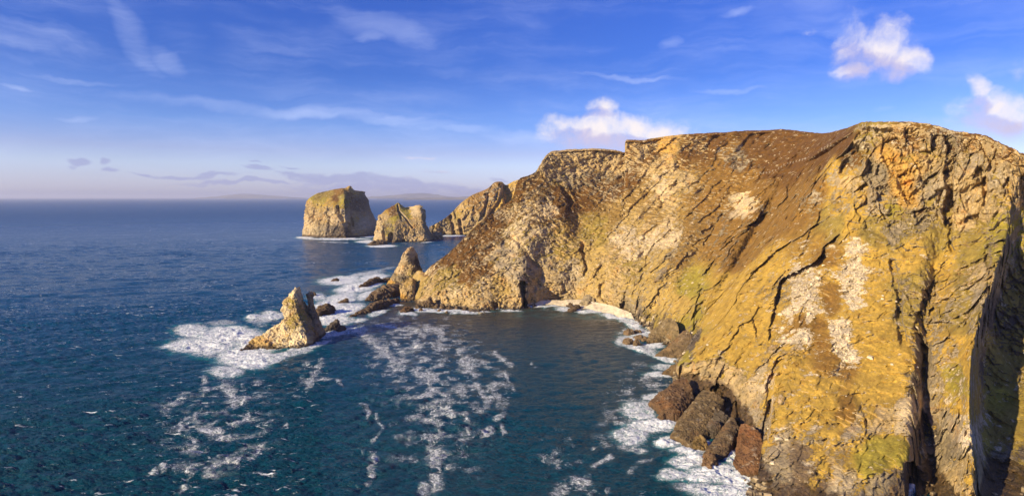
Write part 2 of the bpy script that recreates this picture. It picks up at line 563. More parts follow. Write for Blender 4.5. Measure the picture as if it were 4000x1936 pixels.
def paint(o, P, pts, warp_amp=36.0, power=5, seed=50, tide=1.0):
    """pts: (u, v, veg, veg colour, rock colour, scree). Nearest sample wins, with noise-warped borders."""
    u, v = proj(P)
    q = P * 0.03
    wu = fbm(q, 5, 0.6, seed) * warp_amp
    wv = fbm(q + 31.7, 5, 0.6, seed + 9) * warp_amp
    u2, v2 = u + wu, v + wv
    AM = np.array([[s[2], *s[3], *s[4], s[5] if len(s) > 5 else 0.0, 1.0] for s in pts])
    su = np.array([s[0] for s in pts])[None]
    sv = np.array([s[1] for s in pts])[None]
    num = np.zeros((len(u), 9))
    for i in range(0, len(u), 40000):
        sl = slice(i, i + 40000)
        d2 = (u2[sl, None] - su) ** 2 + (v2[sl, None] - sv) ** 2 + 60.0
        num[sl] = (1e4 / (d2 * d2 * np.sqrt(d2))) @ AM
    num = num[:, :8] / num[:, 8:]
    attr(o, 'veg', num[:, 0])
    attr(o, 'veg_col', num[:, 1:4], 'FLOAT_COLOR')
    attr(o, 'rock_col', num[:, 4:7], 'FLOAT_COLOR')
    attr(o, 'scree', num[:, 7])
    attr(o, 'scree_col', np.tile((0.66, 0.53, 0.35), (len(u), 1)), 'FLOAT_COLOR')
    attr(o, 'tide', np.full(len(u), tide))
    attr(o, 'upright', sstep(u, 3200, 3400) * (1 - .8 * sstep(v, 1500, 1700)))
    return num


# ------------------------------------------------------------------ sheets of land
def sheet(stations, ncols, nrows, back, fan_front=-6.0):
    """stations: lists of (u,v,Y) from waterline (Y None) to skyline; back: per-station list of world offsets beyond the skyline.
    returns grid of world points (rows, cols, 3) and number of rows in front of the skyline"""
    ctrl = []
    for st, bk in zip(stations, back):
        pts = []
        for (u, v, *Y) in st:
            Yv = Y[0] if Y and Y[0] is not None else float(sea_Y(v))
            pts.append(P3(u, v, Yv))
        wl = pts[0].copy()
        below = wl + np.array([0, -3.0, fan_front])
        col = [below] + pts
        top = pts[-1]
        for b in bk:
            col.append(top + np.array(b, float))
        ctrl.append(col)
    ctrl = np.array(ctrl).transpose(1, 0, 2)     # rows, stations, 3
    # columns spacing by screen-space length averaged over rows
    uu, vv = proj(ctrl)
    nf = len(stations[0])
    dl = np.hypot(np.diff(uu[1:nf + 1], axis=1), np.diff(vv[1:nf + 1], axis=1)).mean(0)
    sc = even_params(dl, ncols)
    dr = np.hypot(np.diff(uu[:nf + 1], axis=0), np.diff(vv[:nf + 1], axis=0)).mean(1)
    dr[0] = max(dr[0] * 0.5, 4)
    sr_front = even_params(dr, nrows)
    nb = ctrl.shape[0] - nf - 1
    sr = np.concatenate([sr_front, nf + np.cumsum(np.full(26 * nb, 1 / 26.0))]) if nb else sr_front
    G = catmull(ctrl, sr)                        # rows dense
    G = catmull(G.transpose(1, 0, 2), sc).transpose(1, 0, 2)
    return G, nrows, sr, sc


ST = [
 [(1560,1150),(1570,1136,690),(1580,1124,700),(1590,1114,710),(1598,1106,715),(1604,1100,720),(1608,1095,725)],
 [(1618,1178),(1618,1150,655),(1620,1122,668),(1622,1102,680),(1624,1088,692),(1625,1076,705),(1626,1066,712)],
 [(1634,1190),(1636,1158,640),(1638,1125,655),(1638,1102,668),(1638,1085,680),(1638,1070,692),(1639,1057,700)],
 [(1651,1193),(1655,1155,632),(1660,1124,645),(1662,1104,656),(1662,1088,668),(1662,1074,680),(1662,1064,690)],
 [(1672,1195),(1676,1155,625),(1682,1122,638),(1686,1095,650),(1688,1075,662),(1688,1056,672),(1688,1036,682)],
 [(1727,1198),(1722,1160,612),(1720,1130,622),(1722,1098,640),(1728,1060,655),(1735,1030,672),(1743,998,690)],
 [(1803,1203),(1795,1165,606),(1790,1125,616),(1790,1080,636),(1793,1030,655),(1800,980,680),(1810,934,705)],
 [(1853,1211),(1848,1160,600),(1842,1110,614),(1840,1050,636),(1845,980,665),(1855,920,695),(1865,878,715)],
 [(1919,1209),(1915,1150,604),(1910,1090,620),(1912,1020,645),(1920,950,675),(1932,880,710),(1945,818,742)],
 [(1964,1207),(1962,1150,606),(1968,1080,622),(1975,1000,650),(1985,920,685),(1996,840,722),(2000,776,752)],
 [(2030,1208),(2028,1150,603),(2030,1080,618),(2035,990,650),(2038,890,690),(2030,790,730),(2026,703,765)],
 [(2048,1198),(2060,1120,618),(2070,1040,640),(2080,950,665),(2090,850,702),(2090,760,740),(2086,677,768)],
 [(2100,1187),(2110,1110,636),(2120,1030,652),(2132,930,680),(2136,820,720),(2130,710,758),(2122,625,775)],
 [(2130,1181),(2140,1110,636),(2147,1030,652),(2155,930,682),(2158,820,722),(2155,705,765),(2150,598,785)],
 [(2180,1179),(2190,1110,638),(2195,1020,655),(2200,920,690),(2200,800,730),(2195,700,772),(2190,592,792)],
 [(2235,1181),(2240,1120,640),(2250,1020,655),(2255,920,700),(2260,810,745),(2258,700,782),(2255,587,797)],
 [(2282,1187),(2300,1130,625),(2310,1030,650),(2320,920,698),(2330,810,747),(2330,705,787),(2335,585,802)],
 [(2358,1197),(2370,1140,605),(2380,1040,630),(2388,930,682),(2395,820,737),(2405,690,790),(2412,592,812)],
 [(2390,1203),(2400,1145,600),(2412,1045,625),(2420,935,675),(2428,820,732),(2438,685,788),(2441,596,815)],
 [(2410,1207),(2416,1150,595),(2426,1050,620),(2436,940,668),(2445,822,728),(2446,670,785),(2446,553,808)],
 [(2434,1213),(2440,1160,585),(2455,1060,610),(2470,950,655),(2485,830,715),(2500,680,775),(2515,552,805)],
 [(2469,1230),(2480,1170,565),(2505,1070,590),(2540,950,640),(2560,820,700),(2575,680,765),(2580,541,815)],
 [(2509,1266),(2520,1190,535),(2550,1090,560),(2600,970,610),(2640,830,680),(2660,680,750),(2680,532,815)],
 [(2548,1277),(2565,1210,520),(2600,1110,540),(2660,990,585),(2710,850,650),(2760,690,730),(2800,525,800)],
 [(2545,1310),(2590,1255,490),(2640,1160,510),(2710,1030,560),(2780,880,625),(2850,700,710),(2946,517,790)],
 [(2600,1335),(2640,1270,470),(2690,1170,490),(2760,1040,535),(2840,890,595),(2940,710,680),(3060,514,760)],
 [(2678,1385),(2690,1320,430),(2720,1210,455),(2800,1060,505),(2900,900,560),(3040,700,640),(3200,528,700)],
 [(2652,1428),(2668,1398,385),(2715,1330,400),(2760,1230,425),(2850,1070,480),(2970,890,555),(3279,523,600)],
 [(2640,1480),(2648,1422,358),(2712,1345,378),(2785,1240,405),(2880,1070,460),(3060,820,530),(3323,505,510)],
 [(2660,1530),(2695,1402,350),(2760,1330,365),(2830,1220,392),(2930,1050,440),(3100,820,495),(3345,498,475)],
 [(2700,1580),(2750,1398,340),(2805,1310,358),(2870,1190,388),(2965,1040,430),(3120,820,470),(3367,492,452)],
 [(2770,1625),(2820,1410,326),(2870,1315,345),(2930,1190,378),(3015,1035,420),(3160,825,452),(3420,492,440)],
 [(2830,1660),(2873,1458,310),(2930,1350,330),(2990,1210,362),(3065,1045,400),(3200,830,438),(3473,493,432)],
 [(2880,1700),(2900,1512,295),(2970,1390,312),(3040,1230,345),(3115,1050,388),(3240,830,428),(3505,493,428)],
 [(2930,1770),(2955,1570,276),(3015,1430,295),(3090,1260,330),(3165,1065,372),(3290,830,415),(3540,493,425)],
 [(2965,1860),(2995,1660,252),(3065,1480,278),(3140,1280,315),(3215,1075,360),(3340,830,405),(3590,498,420)],
 [(2950,1960),(2985,1790,233),(3075,1600,255),(3175,1350,300),(3285,1100,350),(3400,830,396),(3640,505,413)],
 [(3080,2040),(3110,1860,215),(3195,1650,240),(3290,1380,285),(3375,1110,340),(3475,835,388),(3690,517,407)],
 [(3300,2080),(3310,1880,208),(3360,1680,232),(3415,1400,275),(3470,1120,330),(3545,845,380),(3720,526,400)],
 [(3450,2060),(3455,1850,208),(3462,1680,230),(3495,1420,268),(3535,1130,322),(3600,865,367),(3745,530,394)],
 [(3545,2000),(3545,1820,212),(3552,1650,230),(3565,1420,266),(3595,1150,316),(3650,870,362),(3768,532,388)],
 [(3585,1960),(3595,1790,232),(3600,1640,246),(3604,1420,274),(3630,1150,322),(3690,875,362),(3785,533,385)],
 [(3650,1960),(3655,1790,232),(3655,1640,246),(3655,1420,268),(3670,1150,316),(3720,880,356),(3800,535,382)],
 [(3690,2000),(3695,1800,224),(3690,1620,240),(3690,1400,265),(3710,1150,309),(3755,885,352),(3825,540,376)],
 [(3755,2040),(3752,1830,212),(3742,1600,232),(3755,1380,258),(3800,1130,298),(3830,890,342),(3870,552,364)],
 [(3810,2050),(3800,1830,206),(3786,1600,224),(3800,1350,250),(3870,1100,286),(3925,890,325),(3930,580,348)],
 [(3830,1990),(3820,1800,218),(3806,1590,240),(3822,1340,268),(3892,1095,306),(3950,885,332),(3960,594,345)],
 [(3880,1980),(3868,1780,238),(3858,1580,268),(3872,1330,300),(3930,1090,330),(3985,880,342),(3990,607,342)],
 [(4050,1980),(4040,1750,240),(4040,1550,270),(4050,1330,302),(4070,1080,332),(4090,860,342),(4090,660,340)],
 [(4220,1960),(4220,1750,240),(4220,1550,266),(4230,1330,295),(4240,1100,322),(4250,900,332),(4250,735,332)],
 [(4500,1960),(4500,1760,240),(4500,1560,262),(4500,1340,285),(4500,1120,305),(4500,950,320),(4500,800,322)],
 [(5300,1960),(5300,1760,235),(5300,1560,258),(5300,1340,280),(5300,1140,300),(5300,1000,315),(5300,860,320)],
]
ns = len(ST)
BK = []
for st in ST:
    u, v = st[-1][0], st[-1][1]
    if u < 2100:
        k = (u - 1600) / 500.0
        h = P3(*st[-1])[2]
        BK.append([(10, 20, -12 - 6 * k), (25, 60, -0.75 * h), (30, 80, -h - 6)])
    else:
        BK.append([(6, 25, -2.5), (40, 160, -14), (120, 500, -60)])
NC, NR = 1580, 580
G, nfront, SR, SC = sheet(ST, NC, NR, BK)
nr_all = G.shape[0]
N0 = grid_normals(smooth_grid(G, 3))
P = G.reshape(-1, 3)
Nn = N0.reshape(-1, 3)
if (Nn * (np.array([0, 0, H]) - P)).sum(1)[: nfront * NC].mean() < 0:
    Nn = -Nn
U, V = proj(P)
# relief is cut back into the hill, level, away from the sea
inward = np.stack([P[:, 0], P[:, 1], 0 * P[:, 0]], -1)
inward /= np.linalg.norm(inward, axis=1, keepdims=True) + 1e-9
rowid = np.repeat(np.arange(nr_all), NC)
front = np.clip(1 - (rowid - nfront + 1) / 26.0, 0.25, 1)

# control samples of the cover: (u, v, vegetation, veg colour, rock colour, scree)
h_, b_, g_, o_, n_ = heather, brown, gold, olive, green
PAINT = [
 (1640,1078,.9,g_,pale),(1690,1108,.35,o_,pale),(1690,1050,.4,h_,white),(1760,1010,.7,h_,white),(1820,960,.55,h_,white),(1700,1150,.15,o_,pale),(1800,1165,.15,g_,pale),
 (1810,1085,.75,h_,white),(1880,1050,.5,h_,white),(1740,1075,.55,o_,white),(1760,1120,.3,o_,white),(1900,960,.45,h_,white),(1940,880,.8,h_,white),(1960,820,.45,h_,white),(2010,760,.85,h_,pale),(2060,720,.5,h_,pale),
 (2050,790,.25,b_,white),(2100,840,.35,h_,white),(2150,800,.2,h_,white),(2190,760,.9,h_,grey),(2215,820,.9,h_,grey),(2000,900,.2,o_,white),(2060,930,.2,o_,white),(1960,1000,.15,o_,greyp),
 (1900,1130,.1,o_,pale),(1950,1130,.6,g_,pale),(2050,1050,.15,b_,greyp),(2120,1000,.2,o_,greyp),(2200,950,.4,o_,pale),(2200,1060,.3,g_,greyp),(2100,1130,.15,g_,pale),(2000,1190,.0,g_,pale),
 (2230,880,.65,b_,pale),(2280,800,.9,h_,pale),(2200,700,.4,o_,greyp),(2160,640,.15,g_,pale),(2250,640,.1,b_,pale),(2350,620,.05,g_,pale),(2420,650,.1,b_,pale),(2300,700,.5,h_,grey),
 (2400,730,.6,h_,greyp),(2460,690,.85,h_,greyp),(2480,600,.4,h_,pale),(2540,600,.5,h_,pale),(2600,590,.05,g_,amber),(2600,660,.15,g_,pale),(2680,700,.15,g_,pale),(2500,760,.6,b_,pale),(2560,740,.2,g_,white),
 (2400,850,.8,b_,pale),(2460,860,.4,g_,pale),(2330,900,.8,o_,pale),(2300,960,.7,g_,pale),(2380,1000,.35,g_,pale),(2440,930,.25,g_,white,.4),(2500,900,.35,g_,pale),(2540,850,.45,b_,pale),
 (2600,800,.3,g_,pale),(2520,960,.3,g_,white,.3),(2610,920,.2,g_,white,.2),(2690,620,.8,h_,pale),(2720,560,.35,h_,pale),(2800,540,.95,h_,pale),(2850,580,.35,b_,greyp),(2900,555,.9,h_,pale),
 (2870,620,.35,h_,grey),(2800,680,.85,b_,grey),(2760,800,.75,b_,greyp),(2700,900,.65,b_,greyp),(2720,760,.7,b_,greyp),(2850,720,.8,b_,pale),(2915,790,.0,b_,white),(2950,730,.85,b_,pale),
 (3000,640,.95,h_,pale),(3050,560,1.,h_,pale),(3150,560,1.,h_,pale),(3200,610,1.,h_,pale),(3290,545,1.,h_,pale),(2980,540,1.,h_,pale),(3110,650,.9,h_,pale),
 (2450,1060,.4,o_,pale),(2490,1150,.65,g_,grey),(2560,1010,.5,g_,greyp),(2400,1130,.4,g_,pale),(2330,1080,.55,g_,pale),(2600,1100,.5,g_,grey),(2650,1020,.5,b_,grey),(2560,1200,.75,g_,grey),
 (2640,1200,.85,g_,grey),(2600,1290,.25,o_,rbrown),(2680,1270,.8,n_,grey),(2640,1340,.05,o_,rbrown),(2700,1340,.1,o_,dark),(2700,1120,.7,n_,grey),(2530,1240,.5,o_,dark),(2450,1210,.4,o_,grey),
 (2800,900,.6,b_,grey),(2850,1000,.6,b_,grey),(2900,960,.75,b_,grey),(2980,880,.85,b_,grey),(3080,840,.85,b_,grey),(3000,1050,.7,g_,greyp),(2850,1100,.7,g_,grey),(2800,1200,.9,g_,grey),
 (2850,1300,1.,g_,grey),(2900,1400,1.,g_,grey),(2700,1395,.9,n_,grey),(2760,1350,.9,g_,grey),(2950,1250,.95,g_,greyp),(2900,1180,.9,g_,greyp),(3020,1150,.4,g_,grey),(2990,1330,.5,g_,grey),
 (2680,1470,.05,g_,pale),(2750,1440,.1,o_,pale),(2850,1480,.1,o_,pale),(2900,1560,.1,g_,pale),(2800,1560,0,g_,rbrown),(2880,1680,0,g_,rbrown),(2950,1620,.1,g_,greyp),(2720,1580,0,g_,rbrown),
 (3400,540,.55,o_,greyp),(3330,600,.6,h_,grey),(3480,620,.0,g_,amber),(3500,700,.0,g_,amber),(3430,680,0,g_,grey),(3440,730,0,g_,grey),(3560,640,.1,o_,amber),(3640,620,.1,o_,pale),(3450,800,.15,g_,greyp),
 (3550,760,.05,g_,amber),(3640,740,.25,o_,greyp),(3330,720,.25,g_,pale),(3260,680,.65,g_,greyp),(3190,740,.9,b_,grey),(3180,790,.3,b_,greyp),(3290,790,.35,g_,greyp),(3330,880,.95,g_,grey),
 (3250,860,.85,o_,grey),(3400,900,.95,o_,grey),(3500,815,.8,n_,grey),(3500,900,.3,o_,grey),(3600,860,.1,o_,grey),(3560,560,.35,h_,pale),(3700,560,.3,h_,greyp),(3800,560,.3,h_,pale),(3900,600,.3,h_,pale),(3850,570,.7,h_,pale),(3960,640,.4,h_,pale),
 (3800,620,.05,o_,greyp),(3800,700,.05,o_,pale),(3900,700,.05,o_,greyp),(3850,800,.1,o_,pale),(3930,850,.95,n_,grey),(3985,890,.95,n_,grey),(3960,760,.1,g_,pale),(3770,860,.05,o_,pale),(3900,960,.35,n_,grey),(3800,960,.9,o_,grey),
 (3350,980,.35,g_,white,.5),(3240,1000,.8,b_,greyp),(3330,1070,.2,g_,white,.75),(3210,1090,.3,g_,white,.6),(3150,1150,.2,g_,white,.7),(3110,1200,.3,g_,white,.6),(3250,1180,.85,b_,pale),(3340,1150,.3,g_,white,.7),
 (3255,1140,.8,b_,pale),(3258,1065,.6,g_,pale,.2),(3200,1275,.85,b_,pale),(3130,1262,.7,b_,pale,.2),(3300,1208,.8,g_,pale,.1),(3210,1410,.85,b_,pale),(3290,1290,.25,g_,white,.8),(3120,1330,.3,g_,white,.8),(3200,1340,.9,b_,pale),(3270,1400,.3,g_,white,.8),(3270,1490,.3,b_,white,.1),(3180,1240,.35,g_,white,.6),(3070,1400,.2,g_,pale,.1),
 (3400,1000,1.,g_,grey),(3420,1150,1.05,g_,grey),(3450,1250,1.1,g_,grey),(3500,1400,1.1,g_,grey),(3400,1350,1.1,g_,grey),(3380,1520,1.,g_,grey),(3480,1500,1.05,g_,pale),(3360,1230,1.,g_,pale),
 (3400,1600,.3,g_,pale),(3460,1610,.1,g_,pale),(3570,1590,.05,g_,white),(3450,1680,.1,g_,pale),(3540,1690,.1,g_,greyp),(3440,1780,1.,n_,pale),(3500,1770,1.,n_,pale),(3410,1830,.8,n_,grey),
 (3200,1600,.6,g_,pale),(3120,1540,.4,g_,white),(3100,1640,.55,g_,pale),(3250,1560,.7,g_,pale),(3260,1690,.3,g_,pale),(3300,1780,.15,g_,pale),(3050,1560,.2,g_,white),(3180,1670,.35,g_,white),(3330,1600,.5,b_,white),(3080,1500,.6,g_,pale),(3340,1700,.1,g_,greyp),(2990,1500,.1,g_,white),(3150,1800,.05,g_,rbrown),(3050,1750,.1,g_,greyp),
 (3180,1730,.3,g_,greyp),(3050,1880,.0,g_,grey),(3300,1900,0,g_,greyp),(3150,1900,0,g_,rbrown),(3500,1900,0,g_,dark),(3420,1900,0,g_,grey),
 (3550,1000,.75,g_,grey),(3600,1100,.5,o_,grey),(3540,1120,.3,o_,grey),(3560,1230,.3,o_,grey),(3700,1010,.95,g_,grey),(3660,950,.9,o_,grey),(3680,1150,.35,g_,pale),(3750,1230,.3,o_,greyp),(3700,1350,.35,g_,greyp),(3780,1350,.9,g_,pale),
 (3740,1480,1.,n_,pale,.25),(3780,1450,1.,g_,pale,.1),(3790,1700,.6,n_,white,.85),(3770,1580,.9,g_,pale,.1),(3710,1650,.0,g_,greyp),(3760,1820,.05,g_,pale),(3720,1750,.0,g_,grey),(3815,1700,.6,n_,greyp,.2),
 (3600,1350,.2,g_,grey),(3600,1500,.1,g_,grey),(3620,1700,0,g_,dark),(3800,1060,.3,o_,pale),(3870,1090,.2,o_,pale),(3770,1150,.3,o_,greyp),
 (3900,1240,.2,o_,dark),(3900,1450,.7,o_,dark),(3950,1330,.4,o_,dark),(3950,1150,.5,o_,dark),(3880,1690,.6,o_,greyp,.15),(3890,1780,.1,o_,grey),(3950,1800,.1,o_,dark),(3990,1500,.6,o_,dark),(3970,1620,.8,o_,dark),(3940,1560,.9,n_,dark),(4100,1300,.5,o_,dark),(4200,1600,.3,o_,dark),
]
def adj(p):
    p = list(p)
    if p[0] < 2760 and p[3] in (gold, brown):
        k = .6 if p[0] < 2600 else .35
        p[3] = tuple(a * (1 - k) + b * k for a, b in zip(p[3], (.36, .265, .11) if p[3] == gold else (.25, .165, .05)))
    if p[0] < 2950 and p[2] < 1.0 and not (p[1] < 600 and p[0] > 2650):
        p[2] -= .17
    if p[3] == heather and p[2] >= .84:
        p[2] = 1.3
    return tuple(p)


PAINT = [adj(p) for p in PAINT]
pu = np.array([(p[0], p[1], p[2]) for p in PAINT])


def veg_at(u, v):
    d = (u[:, None] - pu[None, :, 0]) ** 2 + (v[:, None] - pu[None, :, 1]) ** 2 + 200
    wt = 1e4 / (d * d)
    return (wt @ pu[:, 2]) / wt.sum(1)


vegf = np.zeros(len(P))
for i in range(0, len(P), 60000):
    vegf[i:i + 60000] = veg_at(U[i:i + 60000], V[i:i + 60000])
rocky = 1 - sstep(vegf, 0.35, 0.9)
back_mask = rowid >= nfront
rocky[back_mask] *= 0.2

wall = sstep(U, 3230, 3400) * (1 - sstep(V, 860, 950))
wall = np.maximum(wall, sstep(U, 3480, 3600) * 0.8)
disp = np.zeros(len(P))   # positive = into the hill
# big relief
disp += fbm(P * 0.011, 3, 0.5, 1) * 7.0 * front
rd = fbm(P * np.array([0.05, 0.05, 0.03]), 5, 0.55, 20, True)
disp -= rd * (0.5 + 0.9 * rocky) * front
# dipping strata: ridges running along a tilted bedding plane
bed = np.array([0.42, 0.2, 0.88])
bed /= np.linalg.norm(bed)
wob = fbm(P * 0.02, 3, 0.5, 33) * 6
sb = P @ bed + wob
st_ = np.abs(((sb / 9.0) % 1.0) - 0.5) * 2
st2 = np.abs(((sb / 3.1) % 1.0) - 0.5) * 2
disp += (st_ ** 2 * 1.3 + st2 ** 2 * 0.5) * (1 - wall) * rocky * front * (0.4 + 0.9 * sstep(fbm(P * 0.015, 2, .5, 37), -.2, .4))
# blocky facets, stretched vertically on the upper right walls
Pw = P + np.stack([fbm(P * 0.08, 3, .5, 61), fbm(P * 0.08 + 9, 3, .5, 62), fbm(P * 0.08 + 19, 3, .5, 63)], -1) * 3.0
# tilted blocks on the left, upright slabs on the right
T1 = np.array([[.86, .2, -.46], [-.2, .97, .1], [.46, 0, .88]])
mL, mR = wall < 0.98, wall > 0.02
F_ = {}
for key, msk, mat in (('L', mL, np.diag([1 / 8., 1 / 8., 1 / 4.5]) @ T1), ('R', mR, np.diag([1 / 10., 1 / 10., 1 / 34.]) @ np.array([[.98, 0, .2], [0, 1, 0], [-.2, 0, .98]]))):
    q = (Pw[msk] if key == 'L' else P[msk] + (Pw[msk] - P[msk]) * np.array([.22, .22, .8])) @ mat.T
    a1, b1 = facets(q, 3)
    a2, b2 = facets(q * 2.4 + 5.5, 4)
    a3, _ = facets(q * 5.6 + 1.5, 5)
    amp_ = (1.9, .8, .3) if key == 'L' else (7.0, 2.6, 1.1)
    full = np.zeros(len(P))
    full[msk] = a1 * amp_[0] + a2 * amp_[1] + a3 * amp_[2] + ((1 - sstep(b1, 0, .13)) * 1.1 + (1 - sstep(b2, 0, .12)) * .35) * (.5 if key == 'L' else 1.1)
    F_[key] = full
disp += (F_['L'] * (1 - wall) + F_['R'] * wall) * (0.10 + 0.90 * rocky) * front
# runnels and turf steps running down the slope, from upper right to lower left
FD = np.array([.65, .69, .31]); FD /= np.linalg.norm(FD)
Ps = P - .86 * (P @ FD)[:, None] * FD
run = fbm(Ps * .07, 4, .6, 140, True)
slope_side = sstep(U, 2150, 2500) * (1 - sstep(U, 3150, 3500))
disp -= run * (1.1 + 1.2 * slope_side) * (1 - .5 * rocky) * front
ru2 = fbm(Ps * .028, 3, .5, 150)
disp += np.clip(ru2 - .12, 0, 1) * 16 * slope_side * front
def saw(nv, L_, amp_, wamp, wsc, seed, weight, cut=-.05):
    # broken run of ledges: the rock comes forward, then drops back behind a lip
    c = P @ (np.array(nv) / np.linalg.norm(nv)) + fbm(P * wsc, 4, .55, seed) * wamp
    fr = (c / L_) % 1.0
    msk = sstep(fbm(P * (.6 / L_), 3, .55, seed + 5), cut, cut + .18)
    return amp_ * (1 - fr) * sstep(fr, 0, .05) * msk * weight


onland = front * (rowid < nfront)
disp += saw((.76, -.62, -.21), 24, 4.6, 9, .02, 170, slope_side * onland)
disp += saw((.76, -.62, -.21), 9.5, 1.3, 6, .04, 180, (.35 + .65 * slope_side) * onland, 0)
disp += saw((.70, -.62, -.35), 4.2, .7, 3, .07, 190, (.5 + .5 * slope_side) * onland, 0)
disp += saw((.93, -.3, .12), 13, 5.5, 4, .03, 200, wall * onland, -.15)
disp += saw((.93, -.3, .12), 5.5, 1.5, 2.5, .06, 210, wall * onland, -.05)
low_r = sstep(U, 2900, 3000) * (1 - sstep(U, 3560, 3620)) * sstep(V, 1440, 1560)
disp += saw((.5, -.5, -.7), 8, 2.6, 6, .04, 230, low_r * onland, -.1)
disp += saw((.8, -.3, .5), 5, 1.4, 4, .06, 235, low_r * onland, -.1)
disp += saw((.1, .1, -1), 7, 1.6, 5, .05, 220, (1 - slope_side) * onland, .05)
# scattered outcrops: steps with a shaded lip
oc = fbm(P * .035, 4, .6, 160)
disp += (sstep(oc, .05, .12) * 1.8 + sstep(oc, .3, .36) * 1.8) * front
# turf hummocks
disp += (fbm(P * 0.16, 4, 0.65, 80) * 0.65 + fbm(P * 0.6, 4, 0.7, 84) * 0.4) * (1 - .6 * rocky)


def slot(pts, hw, depth, soft=8.0, ends=0.12, jag=10.0):
    """a gully cut along a line: steep sides, flat floor"""
    global disp
    ju = fbm(P * 0.06, 5, 0.65, 91) * jag
    hw = hw * (1 + .5 * fbm(P * .05, 3, .5, 92))
    depth = depth * (.8 + .7 * fbm(P * .07, 4, .6, 93))
    d, s, par = poly_dist(U + ju, V, pts)
    k = (1 - sstep(d, hw, hw + soft)) * sstep(par, 0, ends) * (1 - sstep(par, 1 - ends, 1)) if ends else (1 - sstep(d, hw, hw + soft))
    disp += depth * k * (~back_mask)


def step(pts, amp, decay, sharp=4.0, jag=7.0, side=1):
    """a ledge: ground on one side of the line drops back behind the lip and comes forward again further off"""
    global disp
    ju = fbm(P * 0.05, 5, 0.65, 95) * jag * 1.3
    amp = amp * np.clip(.75 + 1.3 * fbm(P * .05, 3, .5, 96), .15, 1.6)
    d, s, par = poly_dist(U + ju, V + ju * 0.5, pts)
    sd = d * s * side
    k = sstep(sd, 0, sharp) * np.exp(-np.maximum(sd, 0) / decay)
    k -= 0.35 * np.exp(-np.abs(sd) / (decay * 0.5)) * (sd < 0)
    disp += amp * k * sstep(par, 0, .1) * (1 - sstep(par, .88, 1)) * (~back_mask)


# diagonal ledges and gullies of the big slope (listed top to bottom; the drop is on the right-hand/lower side)
def L(*p): return list(p)
step(L((3340,545),(3290,600),(3240,640),(3205,690),(3170,730)), 7, 26, side=-1)
step(L((3205,640),(3185,690),(3160,755),(3130,790)), 9, 18, side=-1)
step(L((3085,700),(3068,776),(3006,816),(2950,864),(2895,903),(2861,941),(2800,999),(2760,1050),(2736,1100)), 9, 24, side=-1)
step(L((3209,816),(3182,873),(3138,917),(3060,960),(3001,1000),(2940,1060),(2880,1130)), 6, 18, side=-1)
step(L((2830,820),(2792,877),(2775,920),(2750,954),(2730,1010)), 5, 12, side=-1)
step(L((3010,770),(2960,850),(2900,910),(2850,985),(2815,1050)), 6, 16, side=-1)
step(L((3040,920),(2979,950),(2930,1000),(2880,1050)), 6, 14, side=-1)
step(L((3290,900),(3231,959),(3165,1029),(3098,1065),(3054,1095),(3028,1162),(3010,1232),(3001,1303),(2997,1380)), 15, 30, side=-1)
step(L((2926,1197),(2940,1259),(2953,1329),(2980,1370)), 5, 10, side=-1)
step(L((2867,1265),(2819,1294),(2755,1320)), 3, 8, side=1)
slot(L((2745,1100),(2736,1180),(2722,1240),(2714,1310),(2706,1360)), 9, 16)
slot(L((2742,1390),(2760,1340),(2735,1280),(2748,1220)), 3, 6)
slot(L((3060,1400),(3040,1440),(3012,1500),(3004,1610),(2990,1700),(2975,1790)), 8, 14)
slot(L((3491,1000),(3491,1051),(3512,1140),(3517,1215),(3522,1325),(3530,1370)), 7, 9)
slot(L((3690,1050),(3640,1120),(3606,1193),(3588,1281),(3610,1391),(3606,1479),(3612,1560)), 9, 11)
slot(L((3270,860),(3420,900),(3500,950),(3560,1010)), 6, 3)
slot(L((3710,532),(3712,600),(3708,700),(3706,800),(3704,870)), 16, 15, 5, 0)
slot(L((3712,870),(3712,920),(3722,1000)), 5, 9)
slot(L((3618,1380),(3612,1500),(3612,1600),(3622,1700),(3640,1850),(3642,2000)), 11, 14, 10, 0)
slot(L((3550,1850),(3560,1960),(3560,2080)), 16, 25, 10, 0)
slot(L((3392,560),(3400,620),(3396,690)), 6, 6)
slot(L((3345,560),(3330,600),(3300,640),(3280,690)), 9, 8)
slot(L((3870,940),(3855,1000),(3870,1080),(3850,1160)), 6, 10)
slot(L((3600,640),(3612,740),(3600,800)), 5, 5)
slot(L((3840,640),(3852,740),(3850,820)), 5, 6)
slot(L((3930,640),(3940,760)), 4, 5)
slot(L((3920,560),(3790,700)), 2, 2)
slot(L((2272,935),(2280,990),(2288,1050),(2286,1085)), 5, 10, 5)
slot(L((2040,1110),(2050,1150),(2053,1205)), 9, 24, 4, 0)
slot(L((1935,1188),(1945,1212)), 9, 12, 4, 0)
slot(L((2195,1100),(2215,1150)), 3, 5)
slot(L((1985,910),(2030,950),(2070,1010),(2110,1050)), 3, 5)
slot(L((2180,700),(2225,770),(2222,830)), 6, 5)
slot(L((2350,1100),(2360,1160),(2400,1200)), 8, 5)
slot(L((2500,960),(2510,1000),(2540,1010)), 6, 5)
slot(L((2580,760),(2590,820)), 4, 6)
slot(L((2620,840),(2615,870),(2620,930)), 3, 4)
slot(L((2900,605),(2905,650)), 4, 5)
# sea cave with a leaning roof slab under the promontory
slot(L((2800,1560),(2838,1600),(2858,1680)), 10, 9, 8, 0)
slot(L((2880,1600),(2884,1680),(2890,1740)), 6, 14, 5, 0)
slot(L((2725,1460),(2705,1500)), 4, 6, 5)
step(L((2690,1440),(2760,1520),(2830,1520),(2880,1560),(2900,1660)), 7, 90, 10, side=1)
# buttress blocks
step(L((3330,1560),(3380,1640),(3385,1760),(3340,1850)), 6, 30, side=-1)
step(L((3080,1690),(3200,1760),(3320,1850)), 5, 25, side=1)
step(L((3140,1560),(3200,1620),(3260,1690)), 4, 16, side=1)

